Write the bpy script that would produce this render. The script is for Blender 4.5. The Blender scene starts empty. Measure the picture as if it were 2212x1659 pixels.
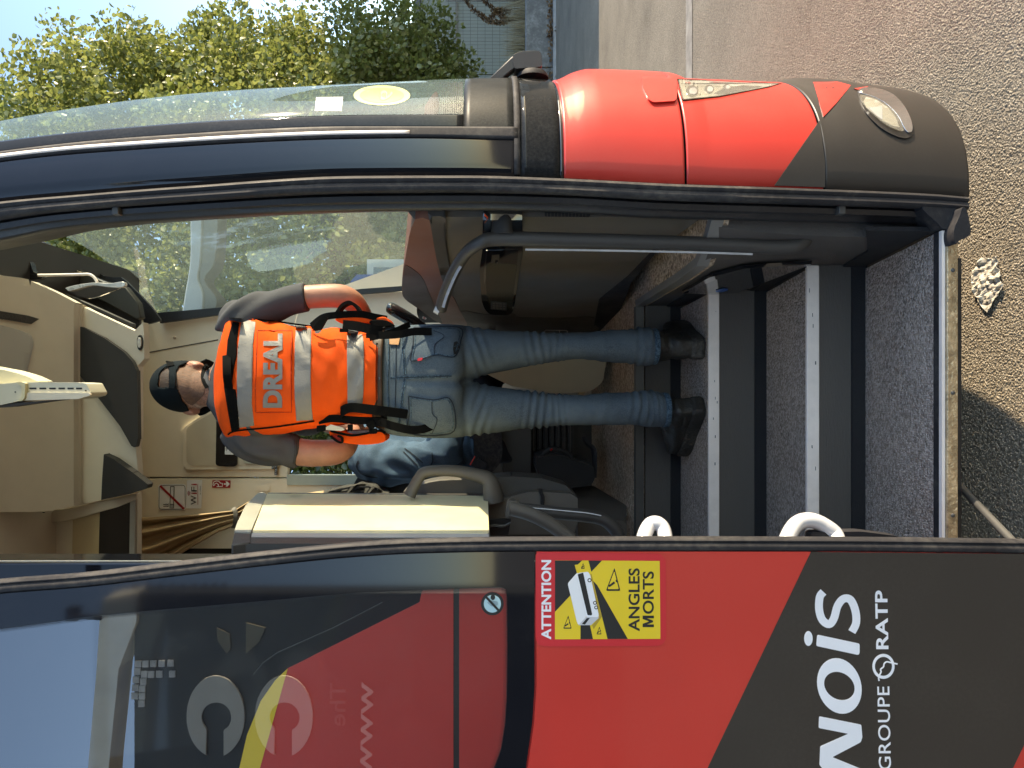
import bpy, bmesh, math, random
import numpy as np
from mathutils import Vector, Matrix, noise
from mathutils.geometry import delaunay_2d_cdt
from mathutils.bvhtree import BVHTree

random.seed(7)
rng = np.random.default_rng(7)
scene = bpy.context.scene
COL = scene.collection
R = math.radians

# ------------------------------------------------------------------ camera, sky, sun, exposure
F, CY, VX, H = 1598.0, 829.5, 1060.0, 1.36      # the photo is a portrait shot lying on its side
cam_d = bpy.data.cameras.new('camera')
cam = bpy.data.objects.new('camera', cam_d)
COL.objects.link(cam)
cam_d.sensor_width = 36.0
cam_d.lens = F * 36.0 / 2212.0
cam_d.shift_x = (1106.0 - VX) / 2212.0
cam_d.clip_start = 0.02
cam_d.clip_end = 2000.0
cam.matrix_world = Matrix(((0, 1, 0, 0), (0, 0, -1, 0), (-1, 0, 0, H), (0, 0, 0, 1)))
scene.camera = cam

SUN_AZ, SUN_EL = -0.5, 17.2                    # azimuth from +X towards +Y
world = bpy.data.worlds.new('World')
scene.world = world
world.use_nodes = True
wn = world.node_tree.nodes
wl = world.node_tree.links
sky = wn.new('ShaderNodeTexSky')
sky.sky_type = 'NISHITA'
sky.sun_disc = False
sky.sun_elevation = R(SUN_EL)
sky.sun_rotation = R(90.0 - SUN_AZ)
sky.air_density = 0.75
sky.dust_density = 0.25
sky.ozone_density = 1.6
wn['Background'].inputs['Strength'].default_value = 0.15
wl.new(sky.outputs['Color'], wn['Background'].inputs['Color'])

sd = bpy.data.lights.new('sun', 'SUN')
sd.energy = 2.5
sd.angle = R(0.53)
sd.color = (1.0, 0.90, 0.75)
sun = bpy.data.objects.new('sun', sd)
COL.objects.link(sun)
sv = Vector((math.cos(R(SUN_EL)) * math.cos(R(SUN_AZ)), math.cos(R(SUN_EL)) * math.sin(R(SUN_AZ)), math.sin(R(SUN_EL))))
sun.rotation_euler = sv.to_track_quat('Z', 'Y').to_euler()

vs = scene.view_settings
vs.view_transform = 'Standard'
vs.look = 'None'
vs.gamma = 1.0
vs.use_curve_mapping = False
vs.exposure = 2.05
vs.use_white_balance = True
vs.white_balance_temperature = 7700
vs.white_balance_tint = 10
scene.render.engine = 'CYCLES'
cy = scene.cycles
cy.use_denoising = True
cy.max_bounces = 8
cy.diffuse_bounces = 4
cy.glossy_bounces = 4
cy.transmission_bounces = 6
cy.transparent_max_bounces = 16
cy.caustics_reflective = False
cy.caustics_refractive = False
cy.sample_clamp_indirect = 6.0

# ------------------------------------------------------------------ helpers: points and curves
def P(x, y, Y):
    """Point at depth Y metres that the camera sees at (x, y) of the photo (2212 px wide)."""
    return Vector(((CY - y) / F * Y, Y, H + (VX - x) / F * Y))

def proj(p):
    return (VX - (p[2] - H) * F / p[1], CY - p[0] * F / p[1])

def zz(ox, oy, k, pts):
    return [((ox + a / k) / 1.29114, (oy + b / k) / 1.29114) for a, b in pts]
zA = lambda p: zz(0, 0, 2.212, p)
zB = lambda p: zz(900, 0, 2.212, p)
zC = lambda p: zz(1856, 0, 2.212, p)
zD = lambda p: zz(0, 700, 2.212, p)
zE = lambda p: zz(900, 700, 2.212, p)
zF = lambda p: zz(1856, 700, 2.212, p)
zG = lambda p: zz(0, 1392, 2.212, p)
zH = lambda p: zz(900, 1392, 2.212, p)
zI = lambda p: zz(1856, 1392, 2.212, p)
zJ = lambda p: zz(400, 780, 3.318, p)
zK = lambda p: zz(850, 780, 3.318, p)
zL = lambda p: zz(1450, 780, 3.318, p)
zM = lambda p: zz(1100, 560, 3.16, p)
zN = lambda p: zz(350, 1220, 4.88, p)
zO = lambda p: zz(1480, 1530, 5.185, p)
zQ = lambda p: zz(850, 1250, 3.16, p)
zR = lambda p: zz(900, 720, 6.32, p)
zS = lambda p: zz(1250, 0, 4.424, p)
zT = lambda p: zz(1280, 150, 7.373, p)
zU = lambda p: zz(0, 640, 4.424, p)
zV = lambda p: zz(1000, 1180, 2.765, p)
zX = lambda p: zz(0, 1000, 2.765, p)
zY = lambda p: zz(500, 1680, 2.3284, p)
zZ = lambda p: zz(2380, 200, 3.317, p)

def curve(pts):
    """Smooth interpolation through (t, v) points, straight on beyond the ends."""
    t = [p[0] for p in pts]
    v = [p[1] for p in pts]
    n = len(t)
    m = []
    for i in range(n):
        if i == 0: m.append((v[1] - v[0]) / (t[1] - t[0]))
        elif i == n - 1: m.append((v[-1] - v[-2]) / (t[-1] - t[-2]))
        else:
            a = (v[i] - v[i - 1]) / (t[i] - t[i - 1]); b = (v[i + 1] - v[i]) / (t[i + 1] - t[i])
            m.append(0.0 if a * b <= 0 else 2 * a * b / (a + b))
    def f(q):
        if q <= t[0]: return v[0] + m[0] * (q - t[0])
        if q >= t[-1]: return v[-1] + m[-1] * (q - t[-1])
        k = 0
        while q > t[k + 1]: k += 1
        h = t[k + 1] - t[k]; s = (q - t[k]) / h
        return ((2 * s**3 - 3 * s * s + 1) * v[k] + (s**3 - 2 * s * s + s) * h * m[k]
                + (-2 * s**3 + 3 * s * s) * v[k + 1] + (s**3 - s * s) * h * m[k + 1])
    return f

def rnd(poly, r, n=4):
    """The polygon with its corners rounded."""
    out = []
    k = len(poly)
    for i in range(k):
        p = Vector(poly[i]); a = Vector(poly[i - 1]); b = Vector(poly[(i + 1) % k])
        ra = min(r, (a - p).length * .48); rb = min(r, (b - p).length * .48)
        s = p + (a - p).normalized() * ra if ra > 0 else p
        e = p + (b - p).normalized() * rb if rb > 0 else p
        for j in range(n + 1):
            t = j / n
            q = s * (1 - t)**2 + p * 2 * t * (1 - t) + e * t * t
            out.append((q.x, q.y))
    return out

def smooth_poly(poly, n=6):
    k = len(poly); out = []
    for i in range(k):
        p0, p1, p2, p3 = (Vector(poly[(i + j) % k]) for j in (-1, 0, 1, 2))
        for j in range(n):
            t = j / n
            q = .5 * (2 * p1 + (p2 - p0) * t + (2 * p0 - 5 * p1 + 4 * p2 - p3) * t * t + (3 * p1 - p0 - 3 * p2 + p3) * t**3)
            out.append((q.x, q.y))
    return out

def rect(x0, y0, x1, y1): return [(x0, y0), (x1, y0), (x1, y1), (x0, y1)]
def ell(cx, cy_, rx, ry, n=28, a0=0, a1=360):
    return [(cx + rx * math.cos(R(a0 + (a1 - a0) * i / n)), cy_ + ry * math.sin(R(a0 + (a1 - a0) * i / n))) for i in range(n)]

def inside(poly, x, y):
    c = False; j = len(poly) - 1
    for i in range(len(poly)):
        xi, yi = poly[i]; xj, yj = poly[j]
        if (yi > y) != (yj > y) and x < (xj - xi) * (y - yi) / (yj - yi) + xi: c = not c
        j = i
    return c

def fill(poly, step=None, holes=()):
    """Triangles over a polygon with holes: 2D points, triangles, boundary edges."""
    pts = []; edges = []
    for loop in [poly] + list(holes):
        q = []
        k = len(loop)
        for i in range(k):
            a = Vector(loop[i]); b = Vector(loop[(i + 1) % k])
            L = (b - a).length
            if L < 1e-4: continue
            m = max(1, int(L / step)) if step else 1
            for j in range(m):
                p = a + (b - a) * (j / m)
                q.append((p.x, p.y))
        o = len(pts)
        pts += q
        edges += [(o + i, o + (i + 1) % len(q)) for i in range(len(q))]
    if step:
        xs = [p[0] for p in poly]; ys = [p[1] for p in poly]
        x = min(xs) + step * .5
        while x < max(xs):
            y = min(ys) + step * .5
            while y < max(ys):
                if inside(poly, x, y) and not any(inside(h, x, y) for h in holes): pts.append((x, y))
                y += step
            x += step
    v, e, f, *_ = delaunay_2d_cdt([Vector(p) for p in pts], edges, [], 0, 1e-4)
    tris = []
    for t in f:
        c = sum((v[i] for i in t), Vector((0, 0))) / 3
        if inside(poly, c.x, c.y) and not any(inside(h, c.x, c.y) for h in holes):
            a, b, d = (v[i] for i in t)
            if (b - a).cross(d - a) < 0: t = [t[0], t[2], t[1]]
            tris.append(tuple(t))
    cnt = {}
    for t in tris:
        for i in range(3):
            a, b = t[i], t[(i + 1) % 3]
            cnt[(a, b)] = cnt.get((a, b), 0) + 1
    be = [(a, b) for (a, b) in cnt if (b, a) not in cnt]
    return [(p.x, p.y) for p in v], tris, be

# ------------------------------------------------------------------ helpers: objects
ROOT = {}
def base_of(o):
    while o is not None and o.parent is not None: o = o.parent
    return ROOT.get(o.name, Vector((0, 0, 0))) if o is not None else Vector((0, 0, 0))

def thing(name, loc, label, cat, group=None):
    o = bpy.data.objects.new(name, None)
    COL.objects.link(o)
    o.location = loc; o.empty_display_size = .1
    o['label'] = label; o['category'] = cat
    if group: o['group'] = group
    ROOT[o.name] = Vector(loc)
    return o

def tag(o, label, cat, group=None, kind=None):
    if label: o['label'] = label
    if cat: o['category'] = cat
    if group: o['group'] = group
    if kind: o['kind'] = kind
    return o

def mesh(name, verts, faces, mat, parent=None, smooth=True, solid=0, bevel=0, sub=0, angle=35, recalc=True):
    b = base_of(parent)
    me = bpy.data.meshes.new(name)
    me.from_pydata([tuple(Vector(v) - b) for v in verts], [], [tuple(f) for f in faces])
    if recalc:
        bm = bmesh.new(); bm.from_mesh(me)
        bmesh.ops.recalc_face_normals(bm, faces=bm.faces)
        bm.to_mesh(me); bm.free()
    o = bpy.data.objects.new(name, me)
    COL.objects.link(o)
    if parent is not None: o.parent = parent
    for m_ in (mat if isinstance(mat, (list, tuple)) else [mat]): me.materials.append(m_)
    if smooth:
        me.shade_smooth()
        try: me.set_sharp_from_angle(angle=R(angle))
        except Exception: pass
    if solid:
        md = o.modifiers.new('solid', 'SOLIDIFY'); md.thickness = solid; md.offset = 0
    if bevel:
        md = o.modifiers.new('bevel', 'BEVEL'); md.width = bevel; md.segments = 2; md.limit_method = 'ANGLE'; md.angle_limit = R(50)
    if sub:
        md = o.modifiers.new('sub', 'SUBSURF'); md.levels = sub; md.render_levels = sub
    return o

def plate(name, poly, depth, mat, parent=None, thick=.01, step=None, holes=(), bevel=0, smooth=True, off=0.0, vec=None, angle=35):
    """A closed solid whose front has the polygon's outline, at a depth or on a depth function."""
    pts, tris, be = fill(poly, step, holes)
    front = []; back = []
    for x, y in pts:
        Y = depth(x, y) if callable(depth) else depth
        p = P(x, y, Y)
        d = (p - Vector((0, 0, H))).normalized()
        p = p - d * off
        front.append(p); back.append(p + (vec if vec is not None else Vector((0, thick, 0))))
    n = len(pts)
    faces = [t for t in tris] + [(t[0] + n, t[2] + n, t[1] + n) for t in tris] + [(b, a, a + n, b + n) for a, b in be]
    return mesh(name, front + back, faces, mat, parent, smooth, bevel=bevel, angle=angle)

def box(name, lo, hi, mat, parent=None, bevel=0):
    (x0, y0, z0), (x1, y1, z1) = lo, hi
    v = [(x0, y0, z0), (x1, y0, z0), (x1, y1, z0), (x0, y1, z0), (x0, y0, z1), (x1, y0, z1), (x1, y1, z1), (x0, y1, z1)]
    f = [(0, 3, 2, 1), (4, 5, 6, 7), (0, 1, 5, 4), (1, 2, 6, 5), (2, 3, 7, 6), (3, 0, 4, 7)]
    return mesh(name, v, f, mat, parent, smooth=bevel > 0, bevel=bevel)

def catmull(pts, n):
    out = []
    k = len(pts)
    for i in range(k - 1):
        p0 = pts[max(i - 1, 0)]; p1 = pts[i]; p2 = pts[i + 1]; p3 = pts[min(i + 2, k - 1)]
        for j in range(n):
            t = j / n
            out.append(.5 * (2 * p1 + (p2 - p0) * t + (2 * p0 - 5 * p1 + 4 * p2 - p3) * t * t + (3 * p1 - p0 - 3 * p2 + p3) * t**3))
    out.append(pts[-1].copy())
    return out

def tube_geo(pts, rad, n=12, seg=6, flat=1.0):
    pts = [Vector(p) for p in pts]
    if isinstance(rad, (int, float)): rad = [rad] * len(pts)
    path = catmull(pts, seg) if seg > 1 else pts
    rr = [Vector((r, 0, 0)) for r in rad]
    rr = [q.x for q in (catmull(rr, seg) if seg > 1 else rr)]
    t = (path[1] - path[0]).normalized()
    u = t.orthogonal().normalized()
    V = []; Fc = []
    for i, p in enumerate(path):
        t2 = (path[min(i + 1, len(path) - 1)] - path[max(i - 1, 0)])
        t2 = t2.normalized() if t2.length > 1e-9 else t
        u = (t.rotation_difference(t2) @ u); u = (u - t2 * u.dot(t2)).normalized(); t = t2
        w = t.cross(u)
        for j in range(n):
            a = 2 * math.pi * j / n
            V.append(p + u * math.cos(a) * rr[i] + w * math.sin(a) * rr[i] * flat)
    L = len(path)
    for i in range(L - 1):
        for j in range(n):
            a = i * n + j; b = i * n + (j + 1) % n
            Fc.append((a, b, b + n, a + n))
    Fc.append(tuple(range(n - 1, -1, -1))); Fc.append(tuple((L - 1) * n + j for j in range(n)))
    return V, Fc

def tube(name, pts, rad, mat, parent=None, n=12, seg=6, flat=1.0):
    V, Fc = tube_geo(pts, rad, n, seg, flat)
    return mesh(name, V, Fc, mat, parent, True, angle=60)

def strip_geo(pts, width_dir, w, th):
    """A flat strap along a path: width direction and thickness."""
    pts = catmull([Vector(p) for p in pts], 6)
    V = []; Fc = []
    for i, p in enumerate(pts):
        t = (pts[min(i + 1, len(pts) - 1)] - pts[max(i - 1, 0)]).normalized()
        wd = Vector(width_dir); wd = (wd - t * wd.dot(t)).normalized(); nd = t.cross(wd)
        for a, b in ((-1, -1), (1, -1), (1, 1), (-1, 1)): V.append(p + wd * w * .5 * a + nd * th * .5 * b)
    for i in range(len(pts) - 1):
        for j in range(4):
            a = i * 4 + j; b = i * 4 + (j + 1) % 4
            Fc.append((a, b, b + 4, a + 4))
    Fc += [(3, 2, 1, 0), tuple((len(pts) - 1) * 4 + j for j in range(4))]
    return V, Fc

def ring(yR, yL, x, Yc, d, n=40, e=2.4):
    """A closed cross-section seen between image rows yR and yL at image column x."""
    c = P(x, (yR + yL) / 2, Yc)
    hw = (yL - yR) / 2 / F * Yc
    out = []
    for i in range(n):
        a = 2 * math.pi * i / n
        ca, sa = math.cos(a), math.sin(a)
        out.append(c + Vector((hw * math.copysign(abs(ca)**(2 / e), ca), -d * math.copysign(abs(sa)**(2 / e), sa), 0)))
    return out

def loft_geo(rings, cap=True):
    n = len(rings[0]); V = [p for r in rings for p in r]; Fc = []
    for i in range(len(rings) - 1):
        for j in range(n):
            a = i * n + j; b = i * n + (j + 1) % n
            Fc.append((a, b, b + n, a + n))
    if cap:
        Fc.append(tuple(range(n - 1, -1, -1))); Fc.append(tuple((len(rings) - 1) * n + j for j in range(n)))
    return V, Fc

def dense_rings(tab, n=40, m=40, e=2.4):
    """tab rows (x, yR, yL, Yc, d), resampled to m rings."""
    cs = [curve([(r[0], r[k]) for r in tab]) for k in range(1, 5)]
    out = []
    for i in range(m):
        x = tab[0][0] + (tab[-1][0] - tab[0][0]) * i / (m - 1)
        out.append(ring(cs[0](x), cs[1](x), x, cs[2](x), cs[3](x), n, e))
    return out

def ellipsoid_geo(c, r, rot=None, nu=24, nv=16):
    V = []; Fc = []
    for i in range(nv + 1):
        th = math.pi * i / nv
        for j in range(nu):
            ph = 2 * math.pi * j / nu
            p = Vector((r[0] * math.sin(th) * math.cos(ph), r[1] * math.sin(th) * math.sin(ph), r[2] * math.cos(th)))
            if rot: p = rot @ p
            V.append(Vector(c) + p)
    for i in range(nv):
        for j in range(nu):
            a = i * nu + j; b = i * nu + (j + 1) % nu
            Fc.append((a, b, b + nu, a + nu))
    return V, Fc

def fuse(name, geos, mat, parent, voxel, smooth_it=4, fold=None, dec=None):
    """Overlapping closed shells fused into one continuous skin."""
    V = []; Fc = []
    for v, f in geos:
        o = len(V); V += [Vector(p) for p in v]; Fc += [tuple(i + o for i in q) for q in f]
    tmp = mesh('tmp', V, Fc, mat, None, smooth=False)
    bm = bmesh.new(); bm.from_mesh(tmp.data)
    bmesh.ops.remove_doubles(bm, verts=bm.verts, dist=1e-6)
    bmesh.ops.recalc_face_normals(bm, faces=bm.faces); bm.to_mesh(tmp.data); bm.free()
    md = tmp.modifiers.new('r', 'REMESH'); md.mode = 'VOXEL'; md.voxel_size = voxel
    md = tmp.modifiers.new('s', 'SMOOTH'); md.factor = .5; md.iterations = smooth_it
    me = bpy.data.meshes.new_from_object(tmp.evaluated_get(bpy.context.evaluated_depsgraph_get()))
    bpy.data.objects.remove(tmp)
    if fold:
        nr = [v.normal.copy() for v in me.vertices]
        for v, n_ in zip(me.vertices, nr): v.co = v.co + n_ * fold(v.co, n_)
    b = base_of(parent)
    for v in me.vertices: v.co -= b
    me.materials.clear(); me.materials.append(mat); me.name = name
    o = bpy.data.objects.new(name, me); COL.objects.link(o); o.parent = parent
    me.shade_smooth()
    return o

def bvh_of(*objs):
    V = []; Fc = []
    for o in objs:
        b = base_of(o); k = len(V)
        V += [v.co + b for v in o.data.vertices]; Fc += [tuple(i + k for i in p.vertices) for p in o.data.polygons]
    return BVHTree.FromPolygons(V, Fc)

def on(bvh, fallback):
    last = [fallback]
    def f(x, y):
        d = (P(x, y, 1) - Vector((0, 0, H))).normalized()
        loc, n_, i, dist = bvh.ray_cast(Vector((0, 0, H)), d)
        if loc is None: return last[0]
        last[0] = loc.y
        return loc.y
    return f

def text_geo(s, bold=0.0, shear=0.0, spacing=1.0):
    c = bpy.data.curves.new('t', 'FONT'); c.body = s; c.offset = bold; c.shear = shear; c.space_character = spacing; c.resolution_u = 5
    o = bpy.data.objects.new('t', c); COL.objects.link(o)
    dg = bpy.context.evaluated_depsgraph_get(); dg.update()
    me = bpy.data.meshes.new_from_object(o.evaluated_get(dg))
    bm = bmesh.new(); bm.from_mesh(me)
    bmesh.ops.triangulate(bm, faces=bm.faces)
    pts = [(v.co.x, v.co.y) for v in bm.verts]; tris = [tuple(v.index for v in f.verts) for f in bm.faces]
    bm.free(); bpy.data.objects.remove(o); bpy.data.curves.remove(c); bpy.data.meshes.remove(me)
    return pts, tris

def put_text(name, s, frame, depth, mat, parent=None, thick=.0008, off=.0015, bold=0.0, shear=0.0, spacing=1.0, split=0):
    """frame: (origin, end of the baseline, top of the left edge) in photo pixels."""
    pts, tris = text_geo(s, bold, shear, spacing)
    if not pts: return None
    if split:
        bm = bmesh.new()
        vs_ = [bm.verts.new((p[0], p[1], 0)) for p in pts]
        for t in tris:
            try: bm.faces.new([vs_[i] for i in t])
            except ValueError: pass
        bmesh.ops.subdivide_edges(bm, edges=bm.edges, cuts=split, use_grid_fill=True)
        bmesh.ops.triangulate(bm, faces=bm.faces)
        bm.verts.index_update()
        pts = [(v.co.x, v.co.y) for v in bm.verts]; tris = [tuple(v.index for v in f.verts) for f in bm.faces]
        bm.free()
    x0 = min(p[0] for p in pts); x1 = max(p[0] for p in pts); y0 = min(p[1] for p in pts); y1 = max(p[1] for p in pts)
    o, e, t = (Vector(q) for q in frame)
    V = []
    for p in pts:
        q = o + (e - o) * ((p[0] - x0) / (x1 - x0)) + (t - o) * ((p[1] - y0) / (y1 - y0))
        Y = depth(q.x, q.y) if callable(depth) else depth
        w = P(q.x, q.y, Y); d = (w - Vector((0, 0, H))).normalized()
        V.append(w - d * off)
    n = len(V)
    cnt = {}
    for t_ in tris:
        for i in range(3): cnt[(t_[i], t_[(i + 1) % 3])] = 1
    be = [(a, b) for (a, b) in cnt if (b, a) not in cnt]
    V2 = [v + Vector((0, thick, 0)) for v in V]
    return mesh(name, V + V2, tris + [(a + n, c + n, b + n) for a, b, c in tris] + [(b, a, a + n, b + n) for a, b in be], mat, parent, smooth=False, recalc=False)

def line_plate(name, pts, w, depth, mat, parent, thick=.001, off=.001, step=None):
    """A thin stripe along a polyline of photo points, w pixels wide."""
    L = []; Rr = []
    for i, p in enumerate(pts):
        a = Vector(pts[max(i - 1, 0)]); b = Vector(pts[min(i + 1, len(pts) - 1)])
        t = (b - a).normalized(); n_ = Vector((-t.y, t.x))
        q = Vector(p)
        L.append(tuple(q + n_ * w / 2)); Rr.append(tuple(q - n_ * w / 2))
    return plate(name, L + Rr[::-1], depth, mat, parent, thick, step=step, off=off)

# ------------------------------------------------------------------ materials
def nd(nt, t, **kw):
    n = nt.nodes.new(t)
    for k, v in kw.items():
        if k in n.inputs: n.inputs[k].default_value = v
        else: setattr(n, k, v)
    return n

def mat(name, col, rough=.5, metal=0.0, var=.12, vscale=6.0, bump=0.0, bscale=80.0, coat=0.0, dust=0.0, dustcol=(.45, .40, .33), dscale=120.0, spec=.5, col2=None, c2scale=3.0, stretch=None, trans=0.0):
    m = bpy.data.materials.new(name); m.use_nodes = True
    nt = m.node_tree; b = nt.nodes['Principled BSDF']
    tc = nd(nt, 'ShaderNodeTexCoord')
    src = tc.outputs['Object']
    if stretch:
        mp = nd(nt, 'ShaderNodeMapping'); mp.inputs['Scale'].default_value = stretch
        nt.links.new(src, mp.inputs['Vector']); src = mp.outputs['Vector']
    no = nd(nt, 'ShaderNodeTexNoise', Scale=vscale, Detail=6.0, Roughness=.6)
    nt.links.new(src, no.inputs['Vector'])
    rp = nd(nt, 'ShaderNodeMapRange'); rp.inputs['From Min'].default_value = .3; rp.inputs['From Max'].default_value = .7
    rp.inputs['To Min'].default_value = 1 - var; rp.inputs['To Max'].default_value = 1 + var
    nt.links.new(no.outputs['Fac'], rp.inputs['Value'])
    base = None
    if col2:
        n2 = nd(nt, 'ShaderNodeTexNoise', Scale=c2scale, Detail=5.0, Roughness=.6)
        nt.links.new(src, n2.inputs['Vector'])
        r2 = nd(nt, 'ShaderNodeMapRange'); r2.inputs['From Min'].default_value = .42; r2.inputs['From Max'].default_value = .62
        nt.links.new(n2.outputs['Fac'], r2.inputs['Value'])
        mx = nd(nt, 'ShaderNodeMix', data_type='RGBA')
        mx.inputs['A'].default_value = (*col, 1); mx.inputs['B'].default_value = (*col2, 1)
        mx.inputs[6].default_value = (*col, 1); mx.inputs[7].default_value = (*col2, 1)
        nt.links.new(r2.outputs['Result'], mx.inputs[0]); base = mx.outputs[2]
    ml = nd(nt, 'ShaderNodeVectorMath', operation='SCALE')
    if base is not None: nt.links.new(base, ml.inputs[0])
    else: ml.inputs[0].default_value = col
    nt.links.new(rp.outputs['Result'], ml.inputs['Scale'])
    out = ml.outputs['Vector']
    if dust:
        n3 = nd(nt, 'ShaderNodeTexNoise', Scale=dscale, Detail=3.0, Roughness=.7)
        nt.links.new(src, n3.inputs['Vector'])
        n4 = nd(nt, 'ShaderNodeTexNoise', Scale=5.0, Detail=3.0)
        nt.links.new(src, n4.inputs['Vector'])
        a_ = nd(nt, 'ShaderNodeMath', operation='MULTIPLY'); nt.links.new(n3.outputs['Fac'], a_.inputs[0]); nt.links.new(n4.outputs['Fac'], a_.inputs[1])
        r3 = nd(nt, 'ShaderNodeMapRange'); r3.inputs['From Min'].default_value = .22; r3.inputs['From Max'].default_value = .45; r3.inputs['To Max'].default_value = dust
        nt.links.new(a_.outputs[0], r3.inputs['Value'])
        mx2 = nd(nt, 'ShaderNodeMix', data_type='RGBA'); mx2.inputs[7].default_value = (*dustcol, 1)
        nt.links.new(r3.outputs['Result'], mx2.inputs[0]); nt.links.new(out, mx2.inputs[6]); out = mx2.outputs[2]
    nt.links.new(out, b.inputs['Base Color'])
    rr = nd(nt, 'ShaderNodeMapRange'); rr.inputs['From Min'].default_value = .3; rr.inputs['From Max'].default_value = .7
    rr.inputs['To Min'].default_value = max(.02, rough * .85); rr.inputs['To Max'].default_value = min(1, rough * 1.2 + dust * .15)
    nt.links.new(no.outputs['Fac'], rr.inputs['Value']); nt.links.new(rr.outputs['Result'], b.inputs['Roughness'])
    b.inputs['Metallic'].default_value = metal
    b.inputs['Specular IOR Level'].default_value = spec
    b.inputs['Coat Weight'].default_value = coat
    b.inputs['Coat Roughness'].default_value = .04
    if bump:
        nb = nd(nt, 'ShaderNodeTexNoise', Scale=bscale, Detail=3.0, Roughness=.6)
        nt.links.new(src, nb.inputs['Vector'])
        bp = nd(nt, 'ShaderNodeBump', Strength=bump, Distance=.004)
        nt.links.new(nb.outputs['Fac'], bp.inputs['Height']); nt.links.new(bp.outputs['Normal'], b.inputs['Normal'])
    return m

def glass(name, tint, refl=.06, rough=0.0, dirt=.06, dcol=(.6, .6, .55), dscale=40.0, graze=.7, haze=0.0):
    """A pane: tinted see-through sheet with a mirror coat and a film of dust."""
    m = bpy.data.materials.new(name); m.use_nodes = True
    nt = m.node_tree; nt.nodes.remove(nt.nodes['Principled BSDF'])
    out = nt.nodes['Material Output']
    tr = nd(nt, 'ShaderNodeBsdfTransparent'); tr.inputs['Color'].default_value = (*tint, 1)
    gl = nd(nt, 'ShaderNodeBsdfGlossy'); gl.inputs['Roughness'].default_value = rough
    df = nd(nt, 'ShaderNodeBsdfDiffuse'); df.inputs['Color'].default_value = (*dcol, 1)
    fr = nd(nt, 'ShaderNodeLayerWeight', Blend=.5)
    pw = nd(nt, 'ShaderNodeMath', operation='POWER'); pw.inputs[1].default_value = 5.0
    nt.links.new(fr.outputs['Facing'], pw.inputs[0])
    ad = nd(nt, 'ShaderNodeMath', operation='MULTIPLY_ADD', use_clamp=True); ad.inputs[1].default_value = graze; ad.inputs[2].default_value = refl + .05
    nt.links.new(pw.outputs[0], ad.inputs[0])
    tc = nd(nt, 'ShaderNodeTexCoord')
    no = nd(nt, 'ShaderNodeTexNoise', Scale=dscale, Detail=5.0, Roughness=.7)
    nt.links.new(tc.outputs['Object'], no.inputs['Vector'])
    rp = nd(nt, 'ShaderNodeMapRange'); rp.inputs['From Min'].default_value = .45; rp.inputs['From Max'].default_value = .8; rp.inputs['To Min'].default_value = dirt * .75; rp.inputs['To Max'].default_value = dirt * 1.5
    nt.links.new(no.outputs['Fac'], rp.inputs['Value'])
    if haze:
        tl = nd(nt, 'ShaderNodeBsdfTranslucent'); tl.inputs['Color'].default_value = (*dcol, 1)
        m0 = nd(nt, 'ShaderNodeMixShader'); m0.inputs[0].default_value = haze
        nt.links.new(df.outputs[0], m0.inputs[1]); nt.links.new(tl.outputs[0], m0.inputs[2]); df = m0
    m1 = nd(nt, 'ShaderNodeMixShader'); m2 = nd(nt, 'ShaderNodeMixShader')
    nt.links.new(rp.outputs['Result'], m1.inputs[0]); nt.links.new(tr.outputs[0], m1.inputs[1]); nt.links.new(df.outputs[0], m1.inputs[2])
    nt.links.new(ad.outputs[0], m2.inputs[0]); nt.links.new(m1.outputs[0], m2.inputs[1]); nt.links.new(gl.outputs[0], m2.inputs[2])
    nt.links.new(m2.outputs[0], out.inputs['Surface'])
    return m

def weave(name, col, colb, scale, rough=.9, bump=.5, dirt=.25, stretch=(1, 1, 1), var=.3, dist=.003, col2=None, c2scale=3.0):
    """Woven or looped cloth: fine two-tone speckle with relief."""
    m = mat(name, col, rough, 0, var=var, vscale=4.0, spec=.2, col2=col2, c2scale=c2scale)
    nt = m.node_tree; b = nt.nodes['Principled BSDF']
    tc = nd(nt, 'ShaderNodeTexCoord'); mp = nd(nt, 'ShaderNodeMapping'); mp.inputs['Scale'].default_value = stretch
    nt.links.new(tc.outputs['Object'], mp.inputs['Vector'])
    vo = nd(nt, 'ShaderNodeTexVoronoi', Scale=scale); nt.links.new(mp.outputs['Vector'], vo.inputs['Vector'])
    lk = b.inputs['Base Color'].links[0]; src = lk.from_socket
    mx = nd(nt, 'ShaderNodeMix', data_type='RGBA'); mx.inputs[7].default_value = (*colb, 1)
    sp = nd(nt, 'ShaderNodeSeparateColor'); nt.links.new(vo.outputs['Color'], sp.inputs[0])
    nt.links.new(sp.outputs[0], mx.inputs[0]); nt.links.new(src, mx.inputs[6])
    nt.links.new(mx.outputs[2], b.inputs['Base Color'])
    bp = nd(nt, 'ShaderNodeBump', Strength=bump, Distance=dist); bp.invert = True
    nt.links.new(vo.outputs['Distance'], bp.inputs['Height']); nt.links.new(bp.outputs['Normal'], b.inputs['Normal'])
    return m

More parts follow.
